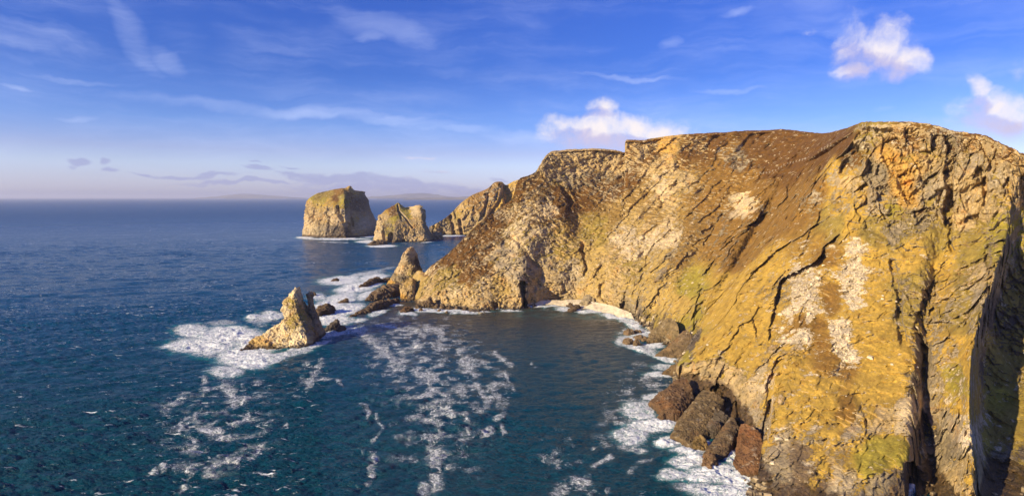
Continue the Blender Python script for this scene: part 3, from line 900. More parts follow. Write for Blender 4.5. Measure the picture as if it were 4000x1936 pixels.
zlow = sstep(P[:, 2], -3, 4)
disp *= np.where(P[:, 2] < 4, 0.5 + 0.5 * zlow, 1)
# keep the skyline where it is
sky_keep = np.clip(np.abs(rowid - (nfront - 1)) / 10.0, 0.22, 1)
disp *= sky_keep
P2 = P + inward * disp[:, None]
# ragged turf along the brink
brink = np.exp(-((rowid - (nfront - 1)) / 7.0) ** 2)
P2[:, 2] += brink * (fbm(P * .12, 3, .6, 240) * 1.1 + fbm(P * .5, 3, .7, 245) * .9)
MAIN = mesh_from(P2, grid_faces(nr_all, NC), 'cliffs', ROCK, True)
tag(MAIN, kind='structure')
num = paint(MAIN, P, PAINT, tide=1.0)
a_t = MAIN.data.attributes['tide']
tt = 1.0 + 9 * sstep(U, 2580, 2700) * (1 - sstep(U, 2900, 3050)) * sstep(V, 1400, 1500) + 4 * sstep(U, 2950, 3100) * sstep(V, 1600, 1700)
a_t.data.foreach_set('value', tt.astype(np.float32))
MU, MV = proj(P2)

# ------------------------------------------------------------------ far headland
A = [
 [(1676,932),(1674,914,1830),(1674,902,1835),(1676,892,1840),(1678,885,1845)],
 [(1702,930),(1702,912,1800),(1703,896,1806),(1704,882,1812),(1705,872,1820)],
 [(1735,916),(1735,900,1815),(1735,885,1825),(1736,868,1835),(1738,852,1850)],
 [(1765,916),(1764,895,1815),(1762,875,1830),(1762,852,1850),(1763,831,1870)],
 [(1800,918),(1800,885,1810),(1800,855,1830),(1802,820,1855),(1804,790,1880)],
 [(1840,920),(1842,880,1805),(1845,840,1825),(1845,800,1850),(1845,762,1885)],
 [(1885,922),(1890,870,1800),(1893,820,1830),(1898,775,1860),(1902,738,1890)],
 [(1930,925),(1932,860,1800),(1932,800,1830),(1932,750,1865),(1932,713,1895)],
 [(1960,925),(1962,860,1805),(1962,800,1840),(1962,750,1872),(1960,711,1900)],
 [(1990,930),(1985,860,1840),(1982,810,1880),(1980,760,1910),(1978,723,1935)],
 [(2030,930),(2030,860,1800),(2030,800,1830),(2026,750,1870),(2015,706,1900)],
 [(2100,930),(2100,860,1800),(2100,800,1830),(2095,740,1870),(2085,690,1900)],
]
BA = [[(0, 60, -10), (20, 220, -60), (30, 330, -float(P3(*s[-1])[2]) - 8)] for s in A]
GA, nfa, _, _ = sheet(A, 330, 170, BA)
NA = grid_normals(smooth_grid(GA, 3)).reshape(-1, 3)
PA = GA.reshape(-1, 3)
if (NA * (np.array([0, 0, H]) - PA)).sum(1)[: nfa * 330].mean() < 0:
    NA = -NA
ua, va = proj(PA)
da = fbm(PA * 0.012, 3, .5, 5) * 14 - fbm(PA * np.array([.03, .03, .02]), 5, .55, 7, True) * 7
fa, ea = facets(PA / 22.0, 8)
da += fa * 9
for pl, hw, dp in (([(1760, 845), (1770, 880), (1775, 920)], 5, 22), ([(1795, 860), (1805, 920)], 4, 25), ([(1700, 880), (1730, 900), (1735, 925)], 6, 18), ([(1975, 715), (1950, 790), (1900, 860)], 4, 18), ([(1908, 760), (1890, 840)], 3, 14)):
    d, s, q = poly_dist(ua, va, pl)
    da += dp * (1 - sstep(d, hw, hw + 5))
ra = np.repeat(np.arange(GA.shape[0]), 330)
da *= np.clip(np.abs(ra - (nfa - 1)) / 8.0, 0.3, 1)
PA2 = PA + PA * np.array([1, 1, 0]) / np.linalg.norm(PA[:, :2], axis=1, keepdims=True) * da[:, None]
FAR = mesh_from(PA2, grid_faces(GA.shape[0], 330), 'headland', ROCK, True)
tag(FAR, kind='structure')
paint(FAR, PA, [(1680,900,.2,h_,dark),(1710,900,.1,h_,grey),(1700,875,.6,o_,spale),(1760,840,.3,o_,spale),(1740,890,.1,o_,grey),(1800,880,.1,o_,spale),(1800,800,.3,g_,spale),(1850,790,.35,b_,spale),(1870,870,.15,o_,spale),
                (1900,760,.4,b_,greyp),(1930,740,.3,b_,grey),(1950,720,.5,b_,greyp),(1900,820,.4,b_,spale),(1990,740,.9,g_,spale),(1960,810,.9,g_,spale),(1920,870,.8,g_,spale),(2050,700,.9,g_,spale)], 8, tide=2.0)


# ------------------------------------------------------------------ stacks: closed, lofted rock bodies
def loft(name, rings, thick, nseg=190, nring=170, amp=1.0, fscale=9.0, seed=0, top_pt=None, zfac=1.6, front_pts=None, bed_amp=0.0, jag=1.0):
    """rings: visible points (u, v, Y) left to right, waterline first (Y None = sea level); thick(i) = how far the back lies behind"""
    C = []
    nr = len(rings)
    for i, ring in enumerate(rings):
        pts = []
        for (u, v, *Y) in ring:
            Yv = Y[0] if Y and Y[0] else float(sea_Y(v))
            pts.append(P3(u, v, Yv))
        Lp, Rp = pts[0], pts[-1]
        t = thick[i] if isinstance(thick, (list, tuple)) else thick
        b1 = Rp + np.array([-(Rp[0] - Lp[0]) * 0.12, t, 0])
        b2 = Rp * 0.5 + Lp * 0.5 + np.array([0, t * 1.35, 0])
        b3 = Lp + np.array([(Rp[0] - Lp[0]) * 0.12, t, 0])
        for b in (b1, b2, b3):
            b[2] = min(b[2], max(Lp[2], Rp[2]) - 0.02 * t) if i else 0.0
        pts += [b1, b2, b3]
        C.append(pts)
    C = np.array(C)
    if True:
        base = C[0].copy()
        cen = base.mean(0)
        base = cen + (base - cen) * 1.02
        base[:, 2] = -7
        C = np.concatenate([base[None], C])
        C[1, :, 2] = 0.0
    cap = C[-1].mean(0)
    cap[2] = C[-1][:, 2].mean()
    C = np.concatenate([C, (C[-1] * 0.45 + cap * 0.55)[None], np.tile(cap, (C.shape[1], 1))[None]])
    kr = C.shape[0]
    lens = np.linalg.norm(np.diff(C, axis=0), axis=2).mean(1)
    lens[0] *= 0.4
    lens[-2:] *= 0.6
    G = catmull(C, even_params(lens, nring))
    kc = C.shape[1]
    n = np.linspace(0, kc, nseg, endpoint=False)
    G = catmull(G.transpose(1, 0, 2), n, closed=True).transpose(1, 0, 2)
    Q = G.reshape(-1, 3)
    du = np.roll(G, -1, 1) - np.roll(G, 1, 1)
    dv = np.gradient(G, axis=0)
    Nq = np.cross(du, dv)
    Nq /= np.linalg.norm(Nq, axis=-1, keepdims=True) + 1e-9
    Nq = Nq.reshape(-1, 3)
    mid = Q.mean(0)
    if ((Q - mid) * Nq).sum(1).mean() < 0:
        Nq = -Nq
    s = fscale
    q = Q + np.stack([fbm(Q / s, 3, .5, seed + 61), fbm(Q / s + 9, 3, .5, seed + 62), fbm(Q / s + 19, 3, .5, seed + 63)], -1) * s * 0.3
    sc = np.array([1 / s, 1 / s, 1 / (s * zfac)])
    f1, e1 = facets(q * sc + seed, seed + 1)
    f2, e2 = facets(q * sc * 2.6 + seed, seed + 2)
    f3, e3 = facets(q * sc * 6.0 + seed, seed + 3)
    d = fbm(Q / (s * 2.5), 3, .5, seed + 5) * s * 0.22 + f1 * s * 0.42 + f2 * s * 0.2 + f3 * s * 0.085 + fbm(Q / s * 2, 4, .6, seed + 8, True) * s * 0.06
    d -= (1 - sstep(e1, 0, .14)) * s * 0.1
    if bed_amp:
        sb = Q @ bed
        d += bed_amp * (np.abs(((sb / (s * .45)) % 1) - .5) * 2) ** 2
    d *= amp * (1 - .8 * sstep(Nq[:, 2], .3, .65) * (fscale > 10))
    rid = np.repeat(np.arange(nring), nseg) / (nring - 1.0)
    d *= np.where(rid > 0.93, 0.5, 1.0)
    Q2 = Q + Nq * d[:, None]
    return Q, Q2, Nq, nring, nseg


def stack(name, label, cat, rings, thick, pts, tide=2.0, cuts=(), group=None, warp=8, post=None, **kw):
    Q, Q2, Nq, nrg, nsg = loft(name, rings, thick, **kw)
    uq, vq = proj(Q)
    fr = (Nq[:, 1] < 0.35)
    for pl, hw, dp, sf in cuts:
        d, s, q_ = poly_dist(uq, vq, pl)
        k = (1 - sstep(d, hw, hw + sf)) * fr
        Q2 = Q2 - Nq * np.array([1, 1, .2]) * (dp * k)[:, None]
    if post is not None:
        Q2 = post(Q, Q2, Nq, uq, vq)
    c = Q2[:nsg].mean(0)
    c[2] = 0
    o = mesh_from(Q2 - c, grid_faces(nrg, nsg, True), name, ROCK)
    o.location = c
    tag(o, label, cat, group)
    paint(o, Q, pts, warp, tide=tide)
    return o


stack('sea_stack', 'broadest sea stack offshore, with a sloping green grass top', 'sea stack', [
    [(1182,926,1735),(1222,929,1690),(1275,931,1662),(1330,930,1652),(1352,930,1650),(1375,926,1672),(1425,922,1700),(1470,915,1805)],
    [(1186,893,1738),(1222,894,1694),(1275,896,1668),(1330,896,1657),(1354,896,1655),(1372,890,1690),(1424,892,1712),(1463,890,1808)],
    [(1190,852,1742),(1224,852,1700),(1275,852,1676),(1325,852,1668),(1352,852,1663),(1370,850,1705),(1400,845,1742),(1440,848,1812)],
    [(1195,806,1745),(1228,808,1706),(1275,812,1684),(1322,812,1676),(1350,812,1674),(1368,808,1716),(1388,805,1760),(1418,803,1815)],
    [(1203,779,1748),(1235,784,1716),(1275,792,1698),(1322,788,1694),(1346,775,1700),(1362,770,1738),(1378,765,1776),(1404,768,1815)],
    [(1225,764,1768),(1250,765,1750),(1290,766,1738),(1322,758,1738),(1341,752,1746),(1355,748,1770),(1370,742,1790),(1392,752,1815)],
    [(1258,751,1788),(1275,747,1786),(1297,742,1785),(1320,738,1785),(1336,735,1786),(1352,734,1792),(1368,726,1800),(1383,742,1812)],
], 150, [(1200,800,.05,g_,spale),(1200,880,.0,g_,swhite),(1250,850,.1,g_,spale),(1300,850,.05,g_,swhite),(1340,850,.1,g_,greyp),(1280,790,.3,g_,spale),(1240,772,1.2,o_,spale),(1290,755,1.2,o_,spale),(1215,775,1.2,n_,spale),(1265,762,1.2,o_,spale),
         (1325,744,1.1,b_,spale),(1270,783,.9,n_,spale),(1310,770,.75,h_,greyp),(1340,780,.4,n_,grey),(1250,905,.0,g_,grey),(1300,905,.0,g_,dark),(1200,905,.0,g_,greyp),(1340,905,.0,g_,dark),(1370,870,.1,o_,spale),(1390,860,.1,g_,spale),(1420,880,.0,g_,swhite),
         (1420,908,.0,g_,grey),(1390,800,.1,b_,rbrown),(1360,760,.7,b_,grey),(1370,735,.4,g_,greyp)], tide=4.0, fscale=20, amp=.6, seed=100, zfac=2.2,
      cuts=[([(1318,808),(1335,850),(1350,885),(1358,925)], 3.5, 24, 5), ([(1352,780),(1356,860),(1360,900)], 3, 20, 5), ([(1374,850),(1379,880)], 2, 16, 4)])

stack('sea_stack', 'notched sea stack with two peaks, nearer the headland than the grass-topped one', 'sea stack', [
    [(1463,942,1520),(1482,953,1478),(1510,952,1470),(1545,948,1478),(1575,945,1495),(1610,943,1500),(1640,942,1500),(1668,941,1505),(1690,936,1560)],
    [(1468,905,1522),(1484,912,1500),(1510,914,1496),(1542,915,1490),(1575,915,1500),(1610,915,1505),(1640,915,1508),(1660,912,1512),(1682,913,1565)],
    [(1478,868,1528),(1492,872,1512),(1514,876,1504),(1544,878,1500),(1575,878,1508),(1608,878,1514),(1632,875,1518),(1651,868,1522),(1660,872,1568)],
    [(1490,838,1535),(1502,840,1522),(1522,843,1516),(1548,845,1515),(1575,845,1522),(1603,845,1530),(1628,840,1530),(1650,838,1530),(1658,840,1570)],
    [(1500,826,1542),(1512,822,1535),(1532,816,1532),(1553,815,1535),(1573,820,1540),(1596,828,1542),(1618,824,1542),(1642,818,1542),(1655,824,1572)],
    [(1508,819,1548),(1520,812,1548),(1538,803,1548),(1555,793,1550),(1570,805,1552),(1590,819,1552),(1612,817,1552),(1639,801,1552),(1650,815,1572)],
], 70, [(1475,920,.0,g_,swhite),(1480,870,.05,g_,swhite),(1500,840,.1,g_,spale),(1530,815,.5,h_,spale),(1535,830,.5,h_,spale),(1555,805,.3,n_,spale),(1540,860,.6,n_,spale),(1515,880,.3,n_,grey),(1520,900,.4,n_,grey),(1560,880,.1,g_,spale),(1600,880,.1,g_,spale),
        (1580,830,.5,n_,greyp),(1620,815,.0,g_,swhite),(1640,810,.0,g_,spale),(1600,900,.0,g_,spale),(1640,880,.05,g_,spale),(1610,935,.0,g_,swhite),(1630,930,.0,g_,swhite),(1550,930,.0,g_,grey),(1530,930,.0,g_,dark),(1490,935,.0,g_,spale),(1670,900,.1,g_,grey)], tide=2.0, fscale=15, amp=.7, seed=130, zfac=1.2,
      cuts=[([(1554,800),(1558,822),(1580,845),(1600,875),(1612,890)], 1.6, 9, 4), ([(1556,820),(1568,850)], 2, 8, 4), ([(1496,905),(1502,945)], 2.5, 14, 4), ([(1525,915),(1524,948)], 7, 18, 4), ([(1578,938),(1578,950)], 3.5, 14, 3)])

stack('sea_pinnacle', 'pointed golden sea pinnacle rising out of the widest patch of white surf', 'sea pinnacle', [
    [(944,1366,432),(980,1366,434),(1030,1365,437),(1110,1365,437),(1195,1361,440),(1225,1342,455),(1256,1320,472)],
    [(984,1332,447),(1010,1328,445),(1045,1325,443),(1115,1320,442),(1203,1322,443),(1230,1308,460),(1249,1300,475)],
    [(1046,1292,456),(1062,1288,453),(1085,1285,450),(1130,1280,448),(1194,1280,449),(1215,1275,466),(1232,1278,478)],
    [(1104,1252,463),(1110,1250,460),(1118,1248,457),(1145,1245,454),(1180,1245,455),(1198,1242,469),(1212,1243,480)],
    [(1103,1205,467),(1110,1203,463),(1119,1202,461),(1140,1200,458),(1166,1200,459),(1178,1200,471),(1188,1200,481)],
    [(1119,1166,470),(1126,1164,467),(1133,1163,465),(1147,1161,463),(1160,1161,465),(1166,1163,472),(1171,1165,480)],
    [(1140,1139,474),(1144,1137,472),(1148,1134,471),(1153,1127,470),(1157,1129,471),(1160,1134,474),(1163,1141,478)],
    [(1150,1127,474),(1151.5,1125,473.5),(1153,1123,473),(1154.5,1121,473),(1156,1122,473),(1157,1124,473.5),(1158,1127,475)],
], 7, [(960,1360,.0,g_,rust),(1000,1340,.0,g_,(.62,.42,.16)),(1040,1350,.0,g_,(.62,.42,.16)),(1060,1310,.0,g_,(.86,.70,.42)),(1100,1290,.0,g_,(.86,.70,.42)),(1110,1330,.0,g_,(.86,.70,.42)),(1140,1340,.0,g_,(.86,.70,.42)),(1130,1190,.5,n_,pale),(1140,1230,.4,n_,pale),(1110,1210,.1,g_,(.86,.70,.42)),
       (1150,1260,.4,n_,pale),(1150,1150,.1,g_,(.86,.70,.42)),(1170,1290,.1,g_,(.86,.70,.42)),(1190,1260,.3,n_,greyp),(1210,1290,.1,g_,greyp),(1240,1310,.0,g_,grey),(1180,1340,.0,g_,(.86,.70,.42))], tide=1.0, fscale=4.2, amp=.72, seed=160, zfac=1.3, bed_amp=.25,
      cuts=[([(1160,1190),(1180,1250),(1198,1290),(1208,1330)], 2.0, 1.8, 5), ([(1130,1280),(1135,1310),(1120,1330)], 1.5, 1.5, 3)])

stack('rock_needle', 'thin grey rock needle with a knobbed head standing right against the golden pinnacle', 'rock needle', [
    [(1218,1322,480),(1240,1326,470),(1258,1322,472),(1271,1314,480)],
    [(1210,1285,481),(1232,1286,474),(1248,1286,476),(1260,1285,481)],
    [(1203,1250,482),(1222,1250,477),(1236,1250,478),(1247,1250,483)],
    [(1199,1222,483),(1214,1222,479),(1224,1220,480),(1233,1218,484)],
    [(1200,1208,484),(1211,1208,481),(1218,1207,482),(1225,1206,484)],
    [(1204,1190,484.5),(1211,1190,482),(1217,1190,482.5),(1221.5,1190,485)],
    [(1201,1170,485),(1209,1170,482.5),(1215,1169,483),(1220,1168,485)],
    [(1196,1156,485.5),(1205,1155,483),(1212,1154,483.5),(1219,1153,485)],
    [(1203,1143,486),(1207,1141,484.5),(1211,1139,484.5),(1214,1141,485.5)],
], 4, [(1210,1160,.0,g_,greyp),(1215,1220,.0,g_,grey),(1240,1280,.0,g_,greyp)], tide=1.0, fscale=3.4, amp=.55, seed=190, zfac=1.2)

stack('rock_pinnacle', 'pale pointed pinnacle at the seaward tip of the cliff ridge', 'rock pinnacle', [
    [(1510,1113,760),(1530,1119,748),(1550,1121,744),(1600,1119,748),(1625,1112,762),(1660,1105,778)],
    [(1531,1082,765),(1548,1084,757),(1568,1084,752),(1621,1076,756),(1635,1074,770),(1652,1074,782)],
    [(1545,1052,768),(1560,1052,762),(1576,1052,758),(1615,1049,762),(1630,1048,774),(1643,1048,784)],
    [(1561,1026,772),(1572,1026,768),(1583,1026,765),(1602,1025,768),(1620,1024,778),(1634,1022,786)],
    [(1572,999,776),(1578,999,773),(1584,998,771),(1594,997,773),(1612,998,780),(1626,996,786)],
    [(1582,981,779),(1588,980,777),(1593,980,776),(1599,980,777),(1609,980,781),(1618,979,785)],
    [(1599,968,781),(1602,967,781),(1605,965,781),(1608,965,781),(1610,967,782),(1612,970,783)],
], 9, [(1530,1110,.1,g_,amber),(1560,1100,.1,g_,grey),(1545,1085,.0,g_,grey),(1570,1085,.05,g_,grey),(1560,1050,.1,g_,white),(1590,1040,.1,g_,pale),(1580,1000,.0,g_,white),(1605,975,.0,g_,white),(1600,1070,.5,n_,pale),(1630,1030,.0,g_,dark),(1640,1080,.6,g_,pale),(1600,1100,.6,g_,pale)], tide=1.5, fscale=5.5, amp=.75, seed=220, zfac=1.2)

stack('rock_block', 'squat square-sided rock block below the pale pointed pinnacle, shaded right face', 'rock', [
    [(1566,1176,650),(1578,1179,645),(1592,1180,642),(1616,1177,643),(1628,1172,655),(1642,1164,668)],
    [(1566,1146,653),(1576,1149,649),(1590,1150,647),(1613,1149,648),(1624,1146,658),(1637,1142,669)],
    [(1561,1122,656),(1572,1124,653),(1586,1124,651),(1611,1121,652),(1622,1119,660),(1633,1118,669)],
    [(1573,1108,662),(1582,1106,661),(1592,1103,660),(1611,1097,659),(1618,1100,663),(1625,1104,669)],
    [(1586,1099,669),(1592,1096,670),(1600,1091,671),(1611,1087,667),(1615,1090,669),(1619,1095,672)],
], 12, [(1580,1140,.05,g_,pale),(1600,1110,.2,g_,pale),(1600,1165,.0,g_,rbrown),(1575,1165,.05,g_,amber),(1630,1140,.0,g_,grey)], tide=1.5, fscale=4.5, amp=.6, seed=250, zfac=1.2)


# ------------------------------------------------------------------ low rocks, reefs and ledges: ridge bodies
def ridge(name, label, cat, pts, cols, seed=0, group=None, tide=3.0, n1=90, n2=44, rough=1.0, lean=0.0, fs=None, round_=0.75):
    """pts: (u, v, half width m, height m) along the spine at sea level"""
    pts = [(u, v, a, b) for (u, v, a, b) in pts]
    S = np.array([[*sea_pt(u, v)[:2], a, b] for (u, v, a, b) in pts])
    first, last = S[0].copy(), S[-1].copy()
    d0 = (S[0] - S[1])[:2]; d0 = d0 / (np.linalg.norm(d0) + 1e-9) * S[0, 2] * 0.8
    d1 = (S[-1] - S[-2])[:2]; d1 = d1 / (np.linalg.norm(d1) + 1e-9) * S[-1, 2] * 0.8
    first[:2] += d0; first[2] *= 0.2; first[3] = -1.5
    last[:2] += d1; last[2] *= 0.2; last[3] = -1.5
    S = np.concatenate([first[None], S, last[None]])
    t = catmull(S, np.linspace(0, len(S) - 1, n1))
    tg = np.gradient(t[:, :2], axis=0)
    tg /= np.linalg.norm(tg, axis=1, keepdims=True) + 1e-9
    nr = np.stack([-tg[:, 1], tg[:, 0]], -1)
    a = np.linspace(0, 2 * math.pi, n2, endpoint=False)
    ca, sa = np.cos(a), np.sin(a)
    e = round_
    cx = np.sign(ca) * np.abs(ca) ** e
    cz = np.where(sa >= 0, np.abs(sa) ** 0.9, -np.abs(sa) ** 0.8 * 0.6)
    Q = np.zeros((n1, n2, 3))
    hh = np.maximum(t[:, 3], 0.2)
    Q[:, :, :2] = t[:, None, :2] + nr[:, None, :] * (cx[None, :] * t[:, 2:3])[..., None]
    Q[:, :, 2] = np.where(cz >= 0, cz[None] * t[:, 3:4], cz[None] * (3.0 + 0 * hh[:, None]))
    Q[:, :, 0] += lean * np.maximum(Q[:, :, 2], 0)
    q = Q.reshape(-1, 3)
    c = q.mean(0); c[2] = 0
    du = np.roll(Q, -1, 1) - np.roll(Q, 1, 1)
    dv = np.gradient(Q, axis=0)
    Nq = np.cross(du, dv); Nq /= np.linalg.norm(Nq, axis=-1, keepdims=True) + 1e-9
    Nq = Nq.reshape(-1, 3)
    if ((q - c) * Nq).sum(1).mean() < 0: Nq = -Nq
    s = fs or max(1.2, np.mean([p[2] for p in pts]) * 1.1)
    qq = q + np.stack([fbm(q / s, 2, .5, seed), fbm(q / s + 5, 2, .5, seed + 1), fbm(q / s + 8, 2, .5, seed + 2)], -1) * s * .3
    f1, e1 = facets(qq / s, seed + 1)
    f2, _ = facets(qq / s * 2.7, seed + 2)
    sbq = q @ bed
    d = (f1 * .42 + f2 * .2 + fbm(q / s * 1.5, 4, .6, seed + 4) * .16) * s + .08 * s * (np.abs(((sbq / (s * .35)) % 1) - .5) * 2) ** 2
    q2 = q + Nq * (d * rough * .7)[:, None]
    fc = grid_faces(n1, n2, True)
    o = mesh_from(q2 - c, fc, name, ROCK)
    o.location = c
    tag(o, label, cat, group)
    u, v = proj(q)
    nn = len(q)
    cc = np.tile(np.array(cols), (nn, 1)) * (1 + 0.25 * fbm(q * 0.2, 3, .5, seed + 9))[:, None]
    attr(o, 'veg', np.full(nn, -1.0)); attr(o, 'scree', np.full(nn, -1.0)); attr(o, 'tide', np.full(nn, tide))
    attr(o, 'rock_col', cc, 'FLOAT_COLOR'); attr(o, 'veg_col', cc, 'FLOAT_COLOR'); attr(o, 'scree_col', cc, 'FLOAT_COLOR')
    return o


dk = (0.13, 0.085, 0.05)
ridge('tidal_reef', 'long dark reef running out from the squat block into white water, longest of the reefs', 'reef',
      [(1395,1228,2.0,1.0),(1440,1215,5,3.5),(1475,1200,6.5,6),(1510,1190,6,5),(1545,1178,4,3)], dk, 300, tide=-2)
ridge('tidal_reef', 'brown-topped reef slab just behind the longest reef, joining the squat block', 'reef',
      [(1440,1172,3,1.5),(1475,1165,9,7),(1510,1158,11,11),(1540,1148,8,11),(1560,1142,7,9)], (.15,.1,.06), 310, tide=-2)
ridge('tidal_reef', 'low dark reef lying left of the pale pinnacle foot, farthest of the reefs', 'reef',
      [(1408,1122,2.5,1.5),(1435,1114,5,4),(1455,1106,5,5.5),(1478,1100,5,6),(1495,1099,4,3),(1520,1097,5,5)], dk, 320, tide=-2)
ridge('tidal_rock', 'dark wet rock right behind the grey needle with water pouring off it', 'rock',
      [(1238,1235,4,5),(1262,1226,6,8),(1285,1218,5,7)], dk, 330, tide=-2)
ridge('tidal_rock', 'small pointed dark rock at the right end of the water-draped rock behind the needle', 'rock',
      [(1292,1214,3,4),(1302,1211,3,3.5)], dk, 335, tide=-2)
ridge('tidal_rock', 'left and larger of two dark rocks in the surf between needle and open water', 'rock',
      [(1272,1292,2.5,1.5),(1295,1286,4,5),(1312,1280,3.5,7)], (.1,.08,.065), 340, tide=-2, lean=.1)
ridge('tidal_rock', 'right and smaller of two dark rocks in the surf beside the needle', 'rock',
      [(1324,1293,3.4,3),(1338,1289,3.6,4.5)], (.1,.07,.055), 345, tide=-2)
ridge('tidal_rock', 'small dark rock peeping out of surf behind the needle head', 'rock', [(1219,1153,3,2.4),(1228,1152,3,2.8)], dk, 350, tide=-2)
ridge('tidal_rock', 'small rock awash in the far left of the surf behind the needle', 'rock', [(1298,1098,3,2),(1317,1097,3.4,4)], dk, 355, tide=-2)
ridge('tidal_rock', 'half-drowned rock in the middle of the surf left of the brown reef slab', 'rock', [(1322,1184,2,1.4),(1338,1182,3,2.4),(1354,1180,3,4)], dk, 360, tide=-2)
ridge('tidal_rock', 'lone dark rock ringed by foam in the bay below the squat block', 'rock', [(1575,1220,3,1.6),(1592,1214,4.4,4),(1604,1212,3.6,4)], rust, 365, tide=-2)
ridge('tidal_rock', 'tiny rock at the seaward tip of the longest reef', 'rock', [(1368,1240,1.6,1),(1384,1235,2.2,2)], dk, 370, tide=-2)
ridge('tidal_ledge', 'low brown ledge at the left foot of the notched sea stack', 'ledge', [(1446,958,8,5),(1475,956,14,9),(1500,953,10,7)], dk, 375, tide=-2)
ridge('tidal_ledge', 'dark rock hump between the notched sea stack and the far headland', 'ledge', [(1700,936,12,14),(1712,934,14,20)], grey, 380, tide=0)
# boulders under the cliff foot at the left of the bay
ridge('boulder', 'largest rounded brown boulder at the water edge right of the squat block', 'boulder', [(1660,1198,5,6),(1680,1198,5.6,8)], rbrown, 385, tide=-2, fs=5)
for k, (u, v, a, b, lab) in enumerate([(1632,1203,3.5,3.4,'low dark boulder between the squat block and the largest brown boulder'), (1705,1203,4,4,'brown boulder touching the right side of the largest one'),
        (1728,1204,3.4,4.5,'upright boulder third to the right of the largest one'), (1755,1206,4,3.6,'flat-topped boulder halfway along the foot of the left cliff'), (1785,1207,3.5,3,'small boulder where the shingle ends'),
        (1645,1213,2.6,2,'small wet rock awash in front of the largest boulder'), (1716,1214,2.6,2,'wet rock standing off the left cliff foot'), (1815,1210,3.4,3.2,'last brown boulder before the low sea cave'),
        (1744,1222,2.6,1.5,'rock just breaking the surface off the boulder shore')]):
    ridge('boulder', lab, 'boulder', [(u - 3, v, a * .9, b * .8), (u + 3, v, a, b)], rbrown, 390 + k * 3, tide=-2, group='boulders along the left cliff foot', fs=a)
# beach rocks
ridge('beach_rock', 'slanting dark slab on the pale beach, largest of the beach rocks', 'rock', [(2290,1198,6,5),(2305,1188,7,10),(2322,1176,5,8)], grey, 430, tide=-2)
ridge('beach_rock', 'dark rock at the surf edge left of the slanting slab', 'rock', [(2228,1216,3,2),(2240,1212,3.6,4)], dk, 434, tide=-2)
ridge('beach_rock', 'flat dark rock standing in the shallows in front of the slanting slab', 'rock', [(2246,1208,2.4,2),(2256,1203,3,3.4)], dk, 438, tide=-2)
ridge('beach_rock', 'rounded dark rock at the left end of the pale beach', 'rock', [(2222,1200,3,3),(2232,1199,3.4,4)], dk, 442, tide=-2)
# right shore rocks
RR = [(2456,1307,7,4,'domed brown rock in the surf at the right of the bay, farthest out'), (2452,1341,7,3.2,'flat ochre rock farthest from the shore on the right of the bay'), (2487,1302,6,2.4,'small flat rock behind the domed brown one'),
      (2498,1322,9,1.8,'low wide rock awash between the domed rock and the ledges'), (2518,1331,5,2.2,'rock nearest the tongue of brown ledge'), (2486,1350,3.5,4,'small upright rock spouting white water')]
for k, (u, v, a, b, lab) in enumerate(RR):
    ridge('shore_rock', lab, 'rock', [(u - a * 1.2, v, a * .45, b * .8), (u + a * 1.2, v - 3, a * .5, b)], rbrown, 450 + k * 4, tide=-2, group='rocks in the surf on the right of the bay', fs=3)

def slab(name, label, cat, left, right, col, seed, n1=70, n2=54, amp=1.0, fs=7.0):
    """a tilted slab of bedrock: its top lies between two edges given as (u, v, height)"""
    ed = []
    for e in (left, right):
        p = np.array([P3(u, v, float(sea_Y(v, z))) for u, v, z in e])
        ed.append(catmull(p, np.linspace(0, len(p) - 1, n1)))
    Lp, Rp = ed
    t = np.linspace(0, 1, n2 - 16)
    top = Lp[:, None] * (1 - t[None, :, None]) + Rp[:, None] * t[None, :, None]
    top[..., 2] += np.sin(np.pi * t)[None] **   .6 * np.linalg.norm(Rp - Lp, axis=1)[:, None] * .13
    out = (Lp - Rp); out[:, 2] = 0; out /= np.linalg.norm(out, axis=1, keepdims=True) + 1e-9
    k = np.linspace(0, 1, 9)[1:]
    ls = Lp[:, None] + out[:, None] * (k[None, :, None] ** 1.5 * 2.2)
    ls[..., 2] = Lp[:, None, 2] * (1 - k) + -6 * k
    rs = Rp[:, None] - out[:, None] * (k[None, :, None] ** 1.5 * 1.2)
    rs[..., 2] = Rp[:, None, 2] * (1 - k) + -6 * k
    Q = np.concatenate([ls[:, ::-1], top, rs], 1)
    # close the seaward end
    tip = Q[0].copy(); tip[:, 2] = -6; tip[:, 1] -= 3
    mid_ = Q[0] * .55 + tip * .45
    Q = np.concatenate([tip[None], mid_[None], Q])
    q = Q.reshape(-1, 3)
    c = q.mean(0); c[2] = 0
    Nq = grid_normals(Q).reshape(-1, 3)
    if Nq[:, 2].mean() < 0: Nq = -Nq
    f1, e1 = facets(np.stack([q[:, 0] / fs, q[:, 1] / fs, q[:, 2] / fs], -1), seed)
    f2, _ = facets(q / fs * 2.6, seed + 1)
    sb = q @ np.array([.8, .45, .4])
    d = (f1 * .45 + f2 * .2 + fbm(q * .5, 4, .6, seed) * .3 + fbm(q * np.array([.16, .3, .3]), 4, .6, seed + 3, True) * .7) * amp
    q2 = q + Nq * d[:, None]
    o = mesh_from(q2 - c, grid_faces(Q.shape[0], Q.shape[1]), name, ROCK)
    o.location = c
    tag(o, label, cat)
    nn = len(q)
    cc = np.tile(np.array(col), (nn, 1)) * (1 + 0.3 * fbm(q * 0.2, 3, .5, seed + 9))[:, None]
    attr(o, 'veg', np.full(nn, -1.5)); attr(o, 'scree', np.full(nn, -2.0)); attr(o, 'tide', np.full(nn, -.5))
    attr(o, 'rock_col', cc, 'FLOAT_COLOR'); attr(o, 'veg_col', cc, 'FLOAT_COLOR'); attr(o, 'scree_col', cc, 'FLOAT_COLOR')


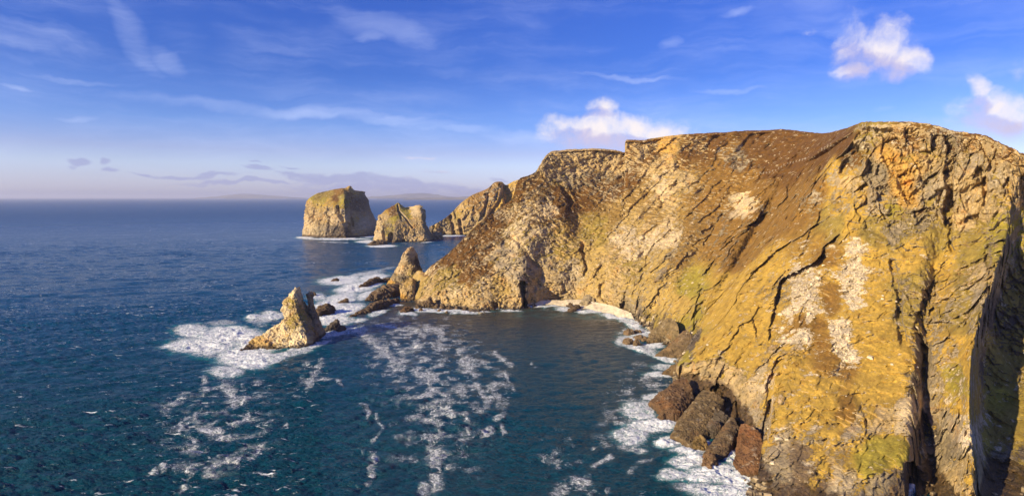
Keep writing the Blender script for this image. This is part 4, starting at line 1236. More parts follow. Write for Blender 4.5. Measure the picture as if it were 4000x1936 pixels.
slab('rock_ledge', 'brown striped ledge sloping into the surf below the green patch', 'ledge', [(2526,1336,.5),(2541,1300,5),(2570,1275,9),(2600,1250,14)], [(2572,1334,.5),(2607,1326,2),(2630,1308,7),(2655,1280,14)], (.21,.15,.075), 480)
slab('rock_ledge', 'dark wedge ledge pointing left, in front of the shadowed inlet', 'ledge', [(2560,1389,.5),(2600,1360,4),(2640,1326,8),(2665,1300,11)], [(2640,1397,.5),(2674,1388,3),(2702,1370,8),(2712,1330,12)], (.17,.115,.06), 485)
slab('rock_ledge', 'small rust-brown ledge left of the promontory cliff', 'ledge', [(2589,1458,.5),(2612,1436,3),(2645,1425,5),(2665,1418,7)], [(2640,1464,.5),(2650,1462,2),(2660,1458,4),(2675,1450,6)], (.16,.105,.05), 490)
slab('rock_ledge', 'red-brown slab reaching out farthest left at the foot of the promontory', 'ledge', [(2533,1577,.5),(2575,1542,3),(2615,1507,6),(2665,1478,8)], [(2603,1634,.5),(2650,1636,1.5),(2699,1566,4),(2705,1530,7)], (.13,.075,.038), 495)
slab('rock_ledge', 'broad smooth brown slab leaning out of the sea cave, largest of the slabs', 'ledge', [(2617,1706,.5),(2654,1636,3),(2705,1572,7),(2745,1525,10)], [(2699,1743,.5),(2762,1690,2),(2803,1629,4),(2826,1565,8)], (.17,.115,.055), 505, amp=.7)
slab('rock_ledge', 'narrow rust slab with pale veins between two inlets of foam', 'ledge', [(2740,1782,.5),(2795,1708,3),(2834,1656,6),(2852,1630,7)], [(2787,1799,.5),(2836,1771,2),(2855,1738,3.5),(2884,1668,7)], (.13,.085,.045), 510, amp=.7)
slab('rock_ledge', 'reddest slab, part in shadow, right of the foam inlets', 'ledge', [(2868,1815,.5),(2884,1745,4),(2888,1696,8),(2895,1655,11)], [(2900,1855,.5),(2965,1838,2),(2992,1766,6),(2968,1695,10)], (.16,.08,.036), 515, amp=.8)
ridge('boulder', 'olive-brown boulder stranded in foam below the cave', 'boulder', [(2728,1750,2.6,3),(2738,1744,3.4,5)], (.2,.13,.05), 520, tide=-2, fs=3)
ridge('boulder', 'dark grey boulder wedged in the cave mouth', 'boulder', [(2776,1700,3.5,5),(2792,1696,4,6)], dark, 524, tide=-2, fs=4)
ridge('boulder', 'tall dark block behind the wedged cave boulder', 'boulder', [(2806,1684,3.4,8),(2816,1680,3.4,9)], dark, 528, tide=-2, fs=4)
ridge('boulder', 'curved brown rock at the tip of the narrow veined slab', 'boulder', [(2764,1832,2,2),(2774,1815,2.6,3.6),(2776,1800,2.4,3)], (.17,.1,.05), 532, tide=-2, fs=3)
ridge('boulder', 'little rock in the surf beside the second red-brown slab', 'boulder', [(2580,1640,2,2),(2588,1636,2,2.4)], (.17,.1,.05), 536, tide=-2, fs=2)

# ------------------------------------------------------------------ beach
bp = [(2060,1196,2),(2120,1191,4),(2190,1193,5),(2240,1200,7),(2300,1207,8),(2360,1220,8),(2420,1235,8),(2480,1250,5)]
nb_, mb_ = 160, 24
sp = np.array([[*sea_pt(u, v)[:2], h] for u, v, h in bp])
tb = catmull(sp, np.linspace(0, len(sp) - 1, nb_))
off = np.linspace(-6, 24, mb_)
BQ = np.zeros((mb_, nb_, 3))
BQ[..., 0] = tb[None, :, 0]
wdt = np.clip(tb[None, :, 2] / 8, .15, 1)
BQ[..., 1] = tb[None, :, 1] + off[:, None] * wdt + fbm(np.stack([tb[:, 0] * .05, tb[:, 1] * .05, 0 * tb[:, 0]], -1), 3, .5, 9)[None] * 4
BQ[..., 2] = (off[:, None] + 1) * 0.14 * (tb[None, :, 2] / 7 + .25)
bq = BQ.reshape(-1, 3)
bq[:, 2] += fbm(bq * .15, 3, .5, 7) * .5
sand = bpy.data.materials.new('pale_shingle')
sand.use_nodes = True
n = NT(sand.node_tree)
pos = n.n('ShaderNodeNewGeometry').outputs['Position']
cs = n.n('ShaderNodeSeparateColor', {0: n.voro(pos, 1.2, 'F1', 'Color')}).outputs[0]
colr = n.mix(n.rng(n.m('ADD', n.m('MULTIPLY', cs, .5), n.noise(pos, .15, 6, .7)), .4, 1.1), (.52, .42, .28), (.80, .69, .50))
bmp = n.n('ShaderNodeBump', {'Strength': .6, 'Distance': .4, 'Height': n.voro(pos, 1.2)})
b_s = n.n('ShaderNodeBsdfPrincipled', {'Base Color': colr, 'Roughness': .9, 'Normal': bmp.outputs[0]})
n.n('ShaderNodeOutputMaterial', {0: b_s.outputs[0]})
o = mesh_from(bq, grid_faces(mb_, nb_), 'beach', sand, True)
tag(o, kind='structure')

# ------------------------------------------------------------------ sea
def ocean_tile(N, Lt, wind, wdir, seed, lo, hi):
    r = np.random.default_rng(seed)
    k1 = 2 * np.pi * np.fft.fftfreq(N, Lt / N)
    kx, ky = np.meshgrid(k1, k1)
    k = np.hypot(kx, ky); k[0, 0] = 1e-6
    Lw = wind ** 2 / 9.81
    cosf = (kx * wdir[0] + ky * wdir[1]) / k
    ph = np.exp(-1 / (k * Lw) ** 2) / k ** 4 * (0.06 + np.abs(cosf) ** 3)
    lam = 2 * np.pi / k
    ph = ph * sstep(lam, lo * 0.8, lo * 1.2) * (1 - sstep(lam, hi * .9, hi * 1.1))
    ph[0, 0] = 0
    h = (r.normal(size=(N, N)) + 1j * r.normal(size=(N, N))) * np.sqrt(ph)
    hgt = np.real(np.fft.ifft2(h))
    sx = np.real(np.fft.ifft2(-1j * kx / k * h))
    sy = np.real(np.fft.ifft2(-1j * ky / k * h))
    return hgt, sx, sy


def samp(T, x, y, Lt):
    N = T.shape[0]
    fx, fy = (x / Lt * N) % N, (y / Lt * N) % N
    ix, iy = np.floor(fx).astype(int) % N, np.floor(fy).astype(int) % N
    tx, ty = fx - np.floor(fx), fy - np.floor(fy)
    jx, jy = (ix + 1) % N, (iy + 1) % N
    return (T[iy, ix] * (1 - tx) + T[iy, jx] * tx) * (1 - ty) + (T[jy, ix] * (1 - tx) + T[jy, jx] * tx) * ty


WD = np.array([0.28, -0.96])
bands = []
for (lo, hi, N, Lt, sd) in ((1.1, 4.0, 512, 170., 1), (4.0, 14.0, 512, 353., 2), (14.0, 60.0, 256, 811., 3)):
    t = ocean_tile(N, Lt, 9.5, WD, sd, lo, hi)
    bands.append((lo, hi, Lt, t))
# relative amplitudes of the bands follow the spectrum
rms_t = (0.17, 0.34, 0.38)
bands = [(lo, hi, Lt, [c * (r_ / t[0].std()) for c in t]) for (lo, hi, Lt, t), r_ in zip(bands, rms_t)]

uc = np.concatenate([np.linspace(-3500, -100, 130, endpoint=False), np.linspace(-100, 3000, 1250, endpoint=False), np.linspace(3000, 4200, 160, endpoint=False), np.linspace(4200, 7500, 60)])
vh = H4 / 2 - F * math.tan(PITCH)          # horizon row
vr = np.concatenate([np.linspace(4200, 2020, 50, endpoint=False), np.linspace(2020, 1000, 540, endpoint=False), np.linspace(1000, vh + 6, 180, endpoint=False), vh + np.geomspace(6, 0.9, 26)])
Yr = sea_Y(vr)
dYr = np.abs(np.gradient(Yr))
SX = (uc[None, :] - W4 / 2) / F * 1.0
cosr = Yr
# straight rows at constant depth; x spreads with depth
yy = -(vr - H4 / 2) / F
SXw = SX * (Yr / (CP + yy * SP))[:, None]
SYw = np.repeat(Yr[:, None], len(uc), 1)
sx, sy = SXw.ravel(), SYw.ravel()
dYv = np.repeat(dYr, len(uc))
SZ = np.zeros_like(sx); ox = np.zeros_like(sx); oy = np.zeros_like(sx)
U0, V0 = proj(np.stack([sx, sy, 0 * sx], -1))
calm = 1 - 0.45 * (in_poly(U0, V0, [(1560,1180),(2600,1180),(2720,1500),(2300,1700),(1500,1500),(1400,1300)])).astype(float)
calm = smooth_grid(calm.reshape(len(vr), len(uc)), 12).ravel()
dUv = np.abs(np.repeat(np.gradient(uc)[None, :], len(vr), 0)).ravel() / F * sy
gx, gy = fbm(np.stack([sx, sy, 0 * sx], -1) / 140, 2, .5, 3), 0
gust = 1 + 0.5 * gx
for lo, hi, Lt, t in bands:
    lam = math.sqrt(lo * hi)
    att = (1 - sstep(dYv, lam * 0.22, lam * 0.6)) * (1 - sstep(dUv, lam * .3, lam * .8)) * calm * gust
    SZ += samp(t[0], sx, sy, Lt) * att
    ox += samp(t[1], sx, sy, Lt) * att
    oy += samp(t[2], sx, sy, Lt) * att
ox *= 0.9; oy *= 0.9

# --- foam maps in photo coordinates, turned into a surface attribute on the water
wq = np.stack([sx, sy, 0 * sx], -1)
Uw = U0 + fbm(wq * .05, 4, .6, 11) * 16 * np.clip(400 / sy, .15, 1.2)
Vw = V0 + fbm(wq * .05 + 40, 4, .6, 12) * 9 * np.clip(400 / sy, .15, 1.2)
foam = np.zeros_like(sx)
brk = fbm(wq * .09, 4, .65, 15) * .3
aer = np.zeros_like(sx)


def blob(u, v, ru, rv, s, tilt=0.0, a=None):
    global foam, aer
    t = math.radians(tilt)
    du, dv = Uw - u, Vw - v
    p = (du * math.cos(t) + dv * math.sin(t)) / ru
    q = (-du * math.sin(t) + dv * math.cos(t)) / rv
    r2 = p * p + q * q
    foam = np.maximum(foam, s * np.clip(1.25 - r2, 0, 1))
    aer = np.maximum(aer, (a if a is not None else s * 1.05) * np.clip(1.2 - r2 * .55, 0, 1))


def streak_(pts, wd, s, a=0.0):
    global foam, aer
    d, sg, par = poly_dist(Uw, Vw, pts)
    foam = np.maximum(foam, np.minimum((s * .80 + brk * 1.5), .56) * np.clip(1.2 - (d / (wd * 2.8)) ** 1.1 * .9, 0, 1) * sstep(par, -.05, .12) * (1 - sstep(par, .86, 1.05)))
    if a:
        aer = np.maximum(aer, a * np.clip(1.2 - (d / wd) ** 2 * .3, 0, 1))


# surf round the golden pinnacle
blob(790, 1350, 150, 42, .95); blob(900, 1310, 150, 42, 1.0); blob(960, 1400, 130, 50, .98); blob(1000, 1345, 110, 40, 1.05); blob(750, 1290, 85, 32, .8); blob(700, 1345, 90, 14, .9, -8)
blob(880, 1450, 90, 26, .72); blob(1060, 1400, 70, 26, .8); blob(1060, 1230, 70, 20, .78); blob(990, 1232, 34, 10, 1.0, -4); blob(1010, 1250, 60, 22, .6); blob(1140, 1375, 90, 14, .72, -10)
blob(860, 1260, 90, 14, .5)
# sound between the needle and the reefs
blob(1310, 1180, 110, 34, .95, -18); blob(1400, 1120, 110, 22, 1.0, -10); blob(1330, 1095, 100, 20, .95, -3); blob(1460, 1085, 70, 16, 1.0, -8); blob(1360, 1210, 80, 24, .95, -12); blob(1300, 1250, 90, 26, .9)
blob(1240, 1160, 50, 18, .85); blob(1440, 1150, 60, 18, .9, -15); blob(1300, 1300, 90, 22, .68, -8); blob(1370, 1290, 70, 22, .6); blob(1420, 1070, 100, 12, .6, -8); blob(1500, 1050, 60, 6, .5, -10); blob(1520, 1125, 30, 10, .4, 0, .9)
blob(1240, 1345, 70, 12, .75, -18); blob(1395, 1250, 60, 8, .7, -10); blob(1480, 1220, 50, 9, .8, -16); blob(1545, 1190, 34, 6, .8)
blob(1590, 1222, 46, 9, .8); blob(1680, 1212, 90, 8, .95, 3); blob(1780, 1216, 100, 7, .9, 3); blob(1870, 1216, 60, 5, .9); blob(1945, 1203, 20, 6, .9); blob(2000, 1213, 60, 4, .7)
# right shore
for a_ in [(2095,1192,30,6,.9),(2150,1196,60,5,.85),(2220,1206,60,9,.8),(2300,1216,70,9,.95),(2400,1240,70,9,1.,12),(2470,1262,50,16,1.,20),(2500,1300,60,26,.85),(2450,1330,60,26,.75),(2540,1300,40,20,.95),
           (2560,1350,50,16,1.),(2500,1360,90,16,.9,15),(2600,1400,90,13,.95,10),(2680,1400,40,13,.9),(2600,1430,60,14,.7),(2560,1460,70,14,.85),(2620,1468,40,9,.9),(2450,1290,50,16,.55),
           (2560,1550,50,16,.8),(2500,1600,80,40,.85),(2560,1660,100,36,1.),(2470,1700,80,50,.8),(2600,1640,50,20,1.1),(2620,1720,60,24,1.1),(2480,1760,60,24,.6),
           (2690,1760,80,26,1.1),(2740,1720,40,30,1.2),(2700,1800,100,24,1.1),(2780,1850,120,40,1.1),(2880,1780,50,60,1.1),(2900,1870,90,40,1.1),(2650,1850,110,30,.75),(2840,1920,160,34,.95),(2960,1900,60,60,1.),(2720,1900,110,26,.6),
           (3550,1900,40,60,1.),(3690,1900,40,60,1.)]:
    blob(*a_)
blob(2400, 1230, 220, 26, .0, 0, .5)
blob(2150, 1225, 260, 22, .0, 0, .42)
# stack surf
blob(1320, 933, 150, 4.5, 1.); blob(1190, 928, 40, 5, 1.); blob(1290, 945, 60, 3, .55); blob(1340, 947, 30, 2.5, .6); blob(1440, 944, 60, 7, .95); blob(1490, 960, 70, 6, 1.); blob(1440, 924, 60, 4, .9); blob(1660, 944, 40, 3, .8); blob(1600, 950, 50, 2, .4)
blob(1770, 921, 60, 3.5, 1.1)
# drifting foam lines in the bay
for pts, wd, s in [
    ([(1400,1272),(1420,1310),(1490,1360),(1530,1400),(1560,1450)],13,.68), ([(1520,1330),(1570,1370),(1575,1420),(1555,1455)],10,.6),
    ([(1450,1260),(1560,1280),(1600,1290)],5,.6), ([(1565,1273),(1640,1300),(1670,1315)],8,.62), ([(1640,1272),(1720,1295),(1732,1335),(1690,1345)],9,.66), ([(1590,1330),(1700,1360),(1735,1370)],10,.5),
    ([(1610,1340),(1680,1380)],11,.5), ([(1610,1430),(1670,1480),(1700,1580),(1700,1640)],13,.62), ([(1640,1440),(1720,1530),(1760,1600),(1750,1640)],16,.56), ([(1660,1450),(1690,1470)],10,.6),
    ([(1800,1390),(1820,1420),(1850,1450)],17,.8), ([(1810,1345),(1805,1380)],11,.6), ([(1850,1450),(1870,1510),(1900,1560),(1905,1600)],9,.6), ([(1900,1550),(1905,1590)],9,.75),
    ([(1760,1500),(1800,1550),(1815,1590)],8,.5), ([(1920,1370),(1970,1410),(2010,1440)],7,.56), ([(1905,1480),(1950,1550),(1945,1600)],7,.55), ([(1980,1440),(1985,1500),(2010,1530)],6,.5), ([(1950,1610),(1970,1640)],12,.7),
    ([(1890,1665),(1900,1700),(1905,1720)],16,.78), ([(1960,1650),(1975,1700)],7,.6), ([(1820,1600),(1820,1660),(1840,1700)],7,.5), ([(1730,1640),(1725,1710)],10,.62), ([(1700,1720),(1690,1830),(1700,1936)],17,.66),
    ([(1650,1890),(1645,1936)],12,.6), ([(1800,1700),(1780,1760)],18,.46), ([(1400,1570),(1425,1590),(1440,1640)],7,.55), ([(1465,1610),(1490,1670),(1470,1720),(1455,1730)],5,.5), ([(1460,1750),(1450,1830),(1425,1900)],10,.66),
    ([(1420,1740),(1400,1760)],7,.45), ([(1240,1395),(1260,1440),(1220,1480),(1200,1530)],9,.52), ([(1300,1480),(1340,1500)],10,.4),
    ([(780,1470),(800,1500),(820,1530)],9,.6), ([(860,1480),(890,1530),(930,1545)],14,.66), ([(940,1510),(1030,1490)],6,.45), ([(985,1540),(940,1580)],6,.6), ([(760,1640),(820,1690),(900,1660),(960,1630),(970,1600)],9,.66),
    ([(700,1640),(710,1680)],9,.6), ([(740,1720),(770,1700)],16,.7), ([(830,1830),(900,1800),(950,1800)],14,.62), ([(840,1800),(830,1860)],14,.72), ([(740,1820),(760,1860)],14,.66), ([(650,1790),(630,1850)],9,.5), ([(720,1890),(700,1936)],8,.62), ([(1010,1750),(960,1800)],9,.55),
    ([(600,1830),(610,1860)],7,.5), ([(900,1690),(890,1720)],7,.5), ([(1130,1650),(1090,1680)],5,.5), ([(770,1600),(760,1650)],6,.5), ([(910,1560),(920,1610)],6,.45),
    ([(2400,1780),(2340,1800),(2290,1850)],6,.6), ([(2230,1900),(2160,1920),(2330,1870)],14,.6), ([(2180,1770),(2170,1840)],5,.5), ([(2390,1910),(2360,1920)],12,.6), ([(2440,1850),(2500,1810),(2560,1790)],7,.5), ([(2070,1410),(2085,1430)],5,.4), ([(2320,1740),(2330,1760)],8,.45)]:
    streak_(pts, wd, s * 1.16)
for pts, wd, s in [([(1450,1270),(1600,1390),(1690,1550),(1720,1720),(1700,1900)],85,.40), ([(1640,1300),(1760,1400),(1880,1500),(1930,1640)],70,.38), ([(760,1480),(800,1680),(840,1860)],85,.36), ([(1230,1400),(1240,1500)],40,.36),
                   ([(2300,1820),(2150,1900)],80,.36), ([(930,1500),(1000,1780)],60,.32), ([(2600,1430),(2450,1650),(2450,1780)],60,.42)]:
    streak_(pts, wd, s)
turb = np.clip(foam, 0, 1.1) * (fbm(wq * .22, 4, .6, 18) * .75 + np.abs(fbm(wq * .07, 3, .5, 19)) * 1.5) * (1 - sstep(dYv, 3, 9))
SP3 = np.stack([sx + ox, sy + oy, SZ + turb * np.clip(foam * 1.6 - .7, 0, 1)], -1)
SEAM = bpy.data.materials.new('sea_water')
SEAM.use_nodes = True
n = NT(SEAM.node_tree)
geo = n.n('ShaderNodeNewGeometry')
pos = geo.outputs['Position']
pz = n.n('ShaderNodeSeparateXYZ', {0: pos})
dist = n.vm('LENGTH', pos)
A = lambda k: n.n('ShaderNodeAttribute', attribute_name=k).outputs['Fac']
fo, ae = A('foam'), A('aerated')
p2 = n.vm('MULTIPLY', pos, (1, 1, 0))
wv = n.vm('ADD', p2, n.vm('SCALE', n.vm('SUBTRACT', n.noise(p2, .12, 4, .6, out=1), (.5, .5, .5)), scale=7.0))
def web(vec, sc_, sharp):
    return n.m('MAXIMUM', n.m('SUBTRACT', 1.0, n.m('MULTIPLY', n.m('ABSOLUTE', n.m('SUBTRACT', n.noise(vec, sc_, 6, .62), .5)), sharp)), 0.0)


lc = n.m('MAXIMUM', web(wv, .10, 16.0), n.m('MAXIMUM', n.m('MULTIPLY', web(n.vm('ADD', wv, (50, 20, 0)), .24, 12.0), .95), n.m('MULTIPLY', web(n.vm('ADD', wv, (5, 220, 0)), .6, 9.0), .8)))
patn = n.m('SUBTRACT', n.noise(wv, .75, 9, .85), .5)
pats = n.m('SUBTRACT', n.noise(wv, .07, 5, .6), .5)
lacy = n.rng(n.m('ADD', n.m('MULTIPLY', lc, n.m('MULTIPLY', fo, 1.25)), n.m('MULTIPLY', patn, 1.7)), .31, .64)
medn = n.m('SUBTRACT', n.noise(n.vm('ADD', wv, (11, 7, 0)), .2, 5, .65, .5), .5)
solid = n.rng(n.m('ADD', fo, n.m('ADD', n.m('MULTIPLY', patn, 1.4), n.m('ADD', n.m('MULTIPLY', pats, 1.6), n.m('MULTIPLY', medn, 2.0)))), .86, 1.22)
thin = n.m('MULTIPLY', n.rng(n.m('ADD', fo, pats), .2, .8), .32)
fcov = n.m('MAXIMUM', n.m('MAXIMUM', n.m('MULTIPLY', lacy, .95), solid), thin)
fcov = n.m('MULTIPLY', fcov, n.rng(fo, .06, .34))
# whitecaps: short crests, sparser inside the bay
mpw = n.n('ShaderNodeMapping', {'Vector': p2, 'Rotation': (0, 0, R(-16)), 'Scale': (.09, .34, 1)})
wc = n.noise(mpw.outputs[0], 1.0, 6, .75, .3)
wcg = n.noise(p2, .011, 3, .5)
wcap = n.rng(n.m('ADD', wc, n.m('MULTIPLY', n.m('SUBTRACT', wcg, .5), .22)), .605, .66)
wcap = n.m('MULTIPLY', wcap, A('open_sea'))
ftot = n.m('MAXIMUM', fcov, wcap)
# water body colour: deep blue far out, greener near, turquoise where air is beaten in
base = n.mix(n.rng(dist, 180, 900), (.0, .045, .076), (.0, .060, .145))
base = n.mix(n.rng(dist, 700, 3500), base, (.0, .058, .165))
base = n.mix(n.m('MULTIPLY', n.rng(A('open_sea'), .2, .8, 1, 0), n.rng(dist, 380, 620)), base, (.045, .042, .028))  # dark brown bay: the cliffs' reflection painted into the water colour
base = n.mix(n.m('MULTIPLY', n.rng(n.m('ADD', ae, n.m('MULTIPLY', n.m('SUBTRACT', n.noise(p2, .08, 5, .6), .5), 1.2)), .25, 1.1), .85), base, (.03, .22, .25))
fcol = n.mix(n.rng(n.noise(wv, .6, 6, .7), .35, .65), (.80, .86, .92), (.98, .98, .98))
col = n.mix(ftot, base, fcol)
# ripples too small for the mesh
mpr = n.n('ShaderNodeMapping', {'Vector': p2, 'Rotation': (0, 0, R(-16)), 'Scale': (.7, 1.5, 1)})
rip = n.noise(mpr.outputs[0], .55, 6, .68)
mpr2 = n.n('ShaderNodeMapping', {'Vector': p2, 'Rotation': (0, 0, R(-16)), 'Scale': (.3, 1.0, 1)})
rip2 = n.noise(mpr2.outputs[0], .16, 5, .6)
hgt = n.m('ADD', n.m('MULTIPLY', rip, 1.7), n.m('MULTIPLY', n.m('MULTIPLY', rip2, 2.2), n.rng(dist, 450, 1100)))
hgt = n.m('ADD', hgt, n.m('MULTIPLY', ftot, .35))
hgt = n.m('ADD', hgt, n.m('MULTIPLY', n.m('MULTIPLY', n.noise(p2, .5, 6, .7), fo), .8))
bump = n.n('ShaderNodeBump', {'Strength': n.rng(dist, 300, 6000, 1.0, .6), 'Distance': 1.0, 'Height': hgt})
rgh = n.m('MAXIMUM', n.rng(dist, 300, 5000, .12, .38), n.m('MULTIPLY', ftot, .85))
bs = n.n('ShaderNodeBsdfPrincipled', {'Base Color': col, 'Roughness': rgh, 'IOR': 1.333, 'Specular Tint': (.66, .86, 1.0, 1), 'Specular IOR Level': n.rng(A('open_sea'), .2, .9, .60, .19), 'Normal': bump.outputs[0]})
n.n('ShaderNodeOutputMaterial', {0: bs.outputs[0]})
sea = mesh_from(SP3, grid_faces(len(vr), len(uc)), 'sea', SEAM, True)
tag(sea, kind='structure')
attr(sea, 'foam', foam)
attr(sea, 'aerated', aer)
bay = in_poly(U0, V0, [(1400,1180),(2600,1180),(2720,1500),(2500,1936),(2300,2500),(1300,2500),(1250,1700),(1300,1350)]).astype(float)
bay = smooth_grid(bay.reshape(len(vr), len(uc)), 14).ravel()
attr(sea, 'open_sea', np.clip(1 - .97 * bay - np.clip(foam, 0, 1), 0, 1))
# the sea goes on behind and beside the camera, on the sea bed as a wide sheet
me = bpy.data.meshes.new('sea_bed')
ob = bpy.data.objects.new('sea_bed', me)
me.from_pydata([(-90000, -60000, -12), (90000, -60000, -12), (90000, 120000, -12), (-90000, 120000, -12)], [], [(0, 1, 2, 3)])
bedm = bpy.data.materials.new('sea_bed_dark')
bedm.use_nodes = True
bedm.node_tree.nodes['Principled BSDF'].inputs['Base Color'].default_value = (.004, .02, .045, 1)
bedm.node_tree.nodes['Principled BSDF'].inputs['Roughness'].default_value = .35
me.materials.append(bedm)
scene.collection.objects.link(ob)
tag(ob, kind='structure')

print('SCRIPT part 1 done')

# ------------------------------------------------------------------ far shores on the horizon
def far_land(prof, Yc, depth, seed):
    Yc, depth = Yc * 2.1, depth * 2.1
    """prof: (u, v of the crest) at distance Yc"""
    pts = np.array([P3(u, v, Yc) for u, v in prof])
    t = catmull(pts, np.linspace(0, len(pts) - 1, 120))
    rows = []
    for k in np.linspace(0, 1, 24):
        r = t.copy()
        r[:, 1] += (k - .5) * depth
        r[:, 2] = -20 + (t[:, 2] + 20) * math.sin(math.pi * min(1, .04 + k * .96)) ** .7
        rows.append(r)
    q = np.array(rows)
    f = q.reshape(-1, 3)
    f[:, 2] += fbm(f / (Yc * .02), 5, .55, seed) * 50 * np.clip(f[:, 2] / 120, 0, 1)
    lm = bpy.data.materials.new('distant_moor')
    lm.use_nodes = True
    nn = NT(lm.node_tree)
    ps = nn.n('ShaderNodeNewGeometry').outputs['Position']
    cl = nn.mix(nn.rng(nn.noise(ps, .0012, 7, .65), .4, .62), (.10, .085, .05), (.24, .20, .12))
    bb = nn.n('ShaderNodeBsdfPrincipled', {'Base Color': cl, 'Roughness': .95})
    nn.n('ShaderNodeOutputMaterial', {0: bb.outputs[0]})
    o = mesh_from(f, grid_faces(24, 120), 'distant_hills', lm, True)
    tag(o, kind='structure')


far_land([(820,771),(870,768),(900,763),(930,759),(960,757),(990,760),(1030,762),(1070,765),(1110,768),(1160,771)], 21000, 2600, 3)
far_land([(1440,771),(1490,766),(1540,762),(1580,758),(1620,756),(1660,757),(1700,761),(1740,766),(1800,771)], 19000, 2600, 5)
far_land([(1600,774),(1680,772.5),(1760,771.5),(1830,769),(1900,768),(1960,769)], 12500, 1600, 7)

# ------------------------------------------------------------------ fence along the cliff edge
def ground_at(u, v):
    """point of the cliff surface seen at photo pixel (u, v)"""
    m = (np.abs(MU - u) < 7) & (np.abs(MV - v) < 9)
    idx = np.nonzero(m)[0]
    if len(idx) == 0:
        return None
    d = np.hypot(MU[idx] - u, MV[idx] - v) + 0.02 * (P2[idx, 1] - P2[idx, 1].min())
    return P2[idx[np.argmin(d)]]


postm = bpy.data.materials.new('weathered_post')
postm.use_nodes = True
n = NT(postm.node_tree)
pp = n.n('ShaderNodeNewGeometry').outputs['Position']
cc = n.mix(n.noise(pp, 6.0, 4, .6), (.55, .5, .42), (.8, .76, .68))
pb = n.n('ShaderNodeBsdfPrincipled', {'Base Color': cc, 'Roughness': .8})
n.n('ShaderNodeOutputMaterial', {0: pb.outputs[0]})
import bmesh


def post_mesh(r, h, seed):
    rr = random.Random(seed)
    bm = bmesh.new()
    lv = []
    for k, (z, s_) in enumerate(((-1.0, 1.0), (0.0, 1.0), (h * .55, .95), (h * .96, .9), (h, .6))):
        lx, ly = rr.uniform(-.03, .03) * k, rr.uniform(-.03, .03) * k
        lv.append([bm.verts.new((lx + r * s_ * math.cos(a * math.pi / 3), ly + r * s_ * math.sin(a * math.pi / 3), z)) for a in range(6)])
    for a, b in zip(lv, lv[1:]):
        for i in range(6):
            bm.faces.new((a[i], a[(i + 1) % 6], b[(i + 1) % 6], b[i]))
    bm.faces.new(lv[-1])
    me = bpy.data.meshes.new('post')
    bm.to_mesh(me)
    bm.free()
    me.materials.append(postm)
    return me


def fence(name, label, line, count, h, r, spread=None):
    pl = np.array(line, float)
    cum = np.concatenate([[0], np.cumsum(np.hypot(*np.diff(pl, axis=0).T))])
    s_ = spread if spread is not None else np.linspace(0, cum[-1], count)
    pts = []
    for x in s_:
        g = ground_at(np.interp(x, cum, pl[:, 0]), np.interp(x, cum, pl[:, 1]) + 3)
        if g is not None:
            pts.append(g)
    root = bpy.data.objects.new(name, None)
    scene.collection.objects.link(root)
    root.location = pts[0]
    tag(root, label, 'fence')
    meshes = [post_mesh(r, h, 40 + k) for k in range(4)]
    base = Vector(pts[0])
    for k, p in enumerate(pts):
        o = bpy.data.objects.new('post', meshes[k % 4])
        scene.collection.objects.link(o)
        o.parent = root
        o.location = Vector(p) - base
        o.rotation_euler = (random.uniform(-.06, .06), random.uniform(-.06, .06), random.uniform(0, 3))
    for wz in (.35, .62, .9):
        bm = bmesh.new()
        prev = None
        for a, b in zip(pts, pts[1:]):
            a_, b_ = Vector(a) - base + Vector((0, 0, h * wz)), Vector(b) - base + Vector((0, 0, h * wz))
            for k in range(0 if prev is None else 1, 5):
                t_ = k / 4
                c = a_.lerp(b_, t_) - Vector((0, 0, .12 * math.sin(math.pi * t_)))
                ring = [bm.verts.new(c + Vector((0, .012 * math.cos(q), .012 * math.sin(q)))) for q in (0, 2.1, 4.2)]
                if prev:
                    for i in range(3):
                        bm.faces.new((prev[i], prev[(i + 1) % 3], ring[(i + 1) % 3], ring[i]))
                prev = ring
        me = bpy.data.meshes.new('wire')
        bm.to_mesh(me)
        bm.free()
        me.materials.append(postm)
        o = bpy.data.objects.new('wire', me)
        scene.collection.objects.link(o)
        o.parent = root


fence('fence', 'long line of pale fence posts slanting down the heather from the summit', [(3332,516),(3293,543),(3262,558),(3235,569),(3209,582),(3187,604),(3169,612),(3134,624),(3090,635),(3059,646),(3032,664),(2988,677),(2957,676)], 34, 1.9, .12)
fence('fence', 'short cluster of tall white posts standing up on the very top of the cliff', [(3370,492),(3382,492),(3396,492),(3404,493),(3413,493),(3420,494),(3427,493)], 7, 2.2, .085)

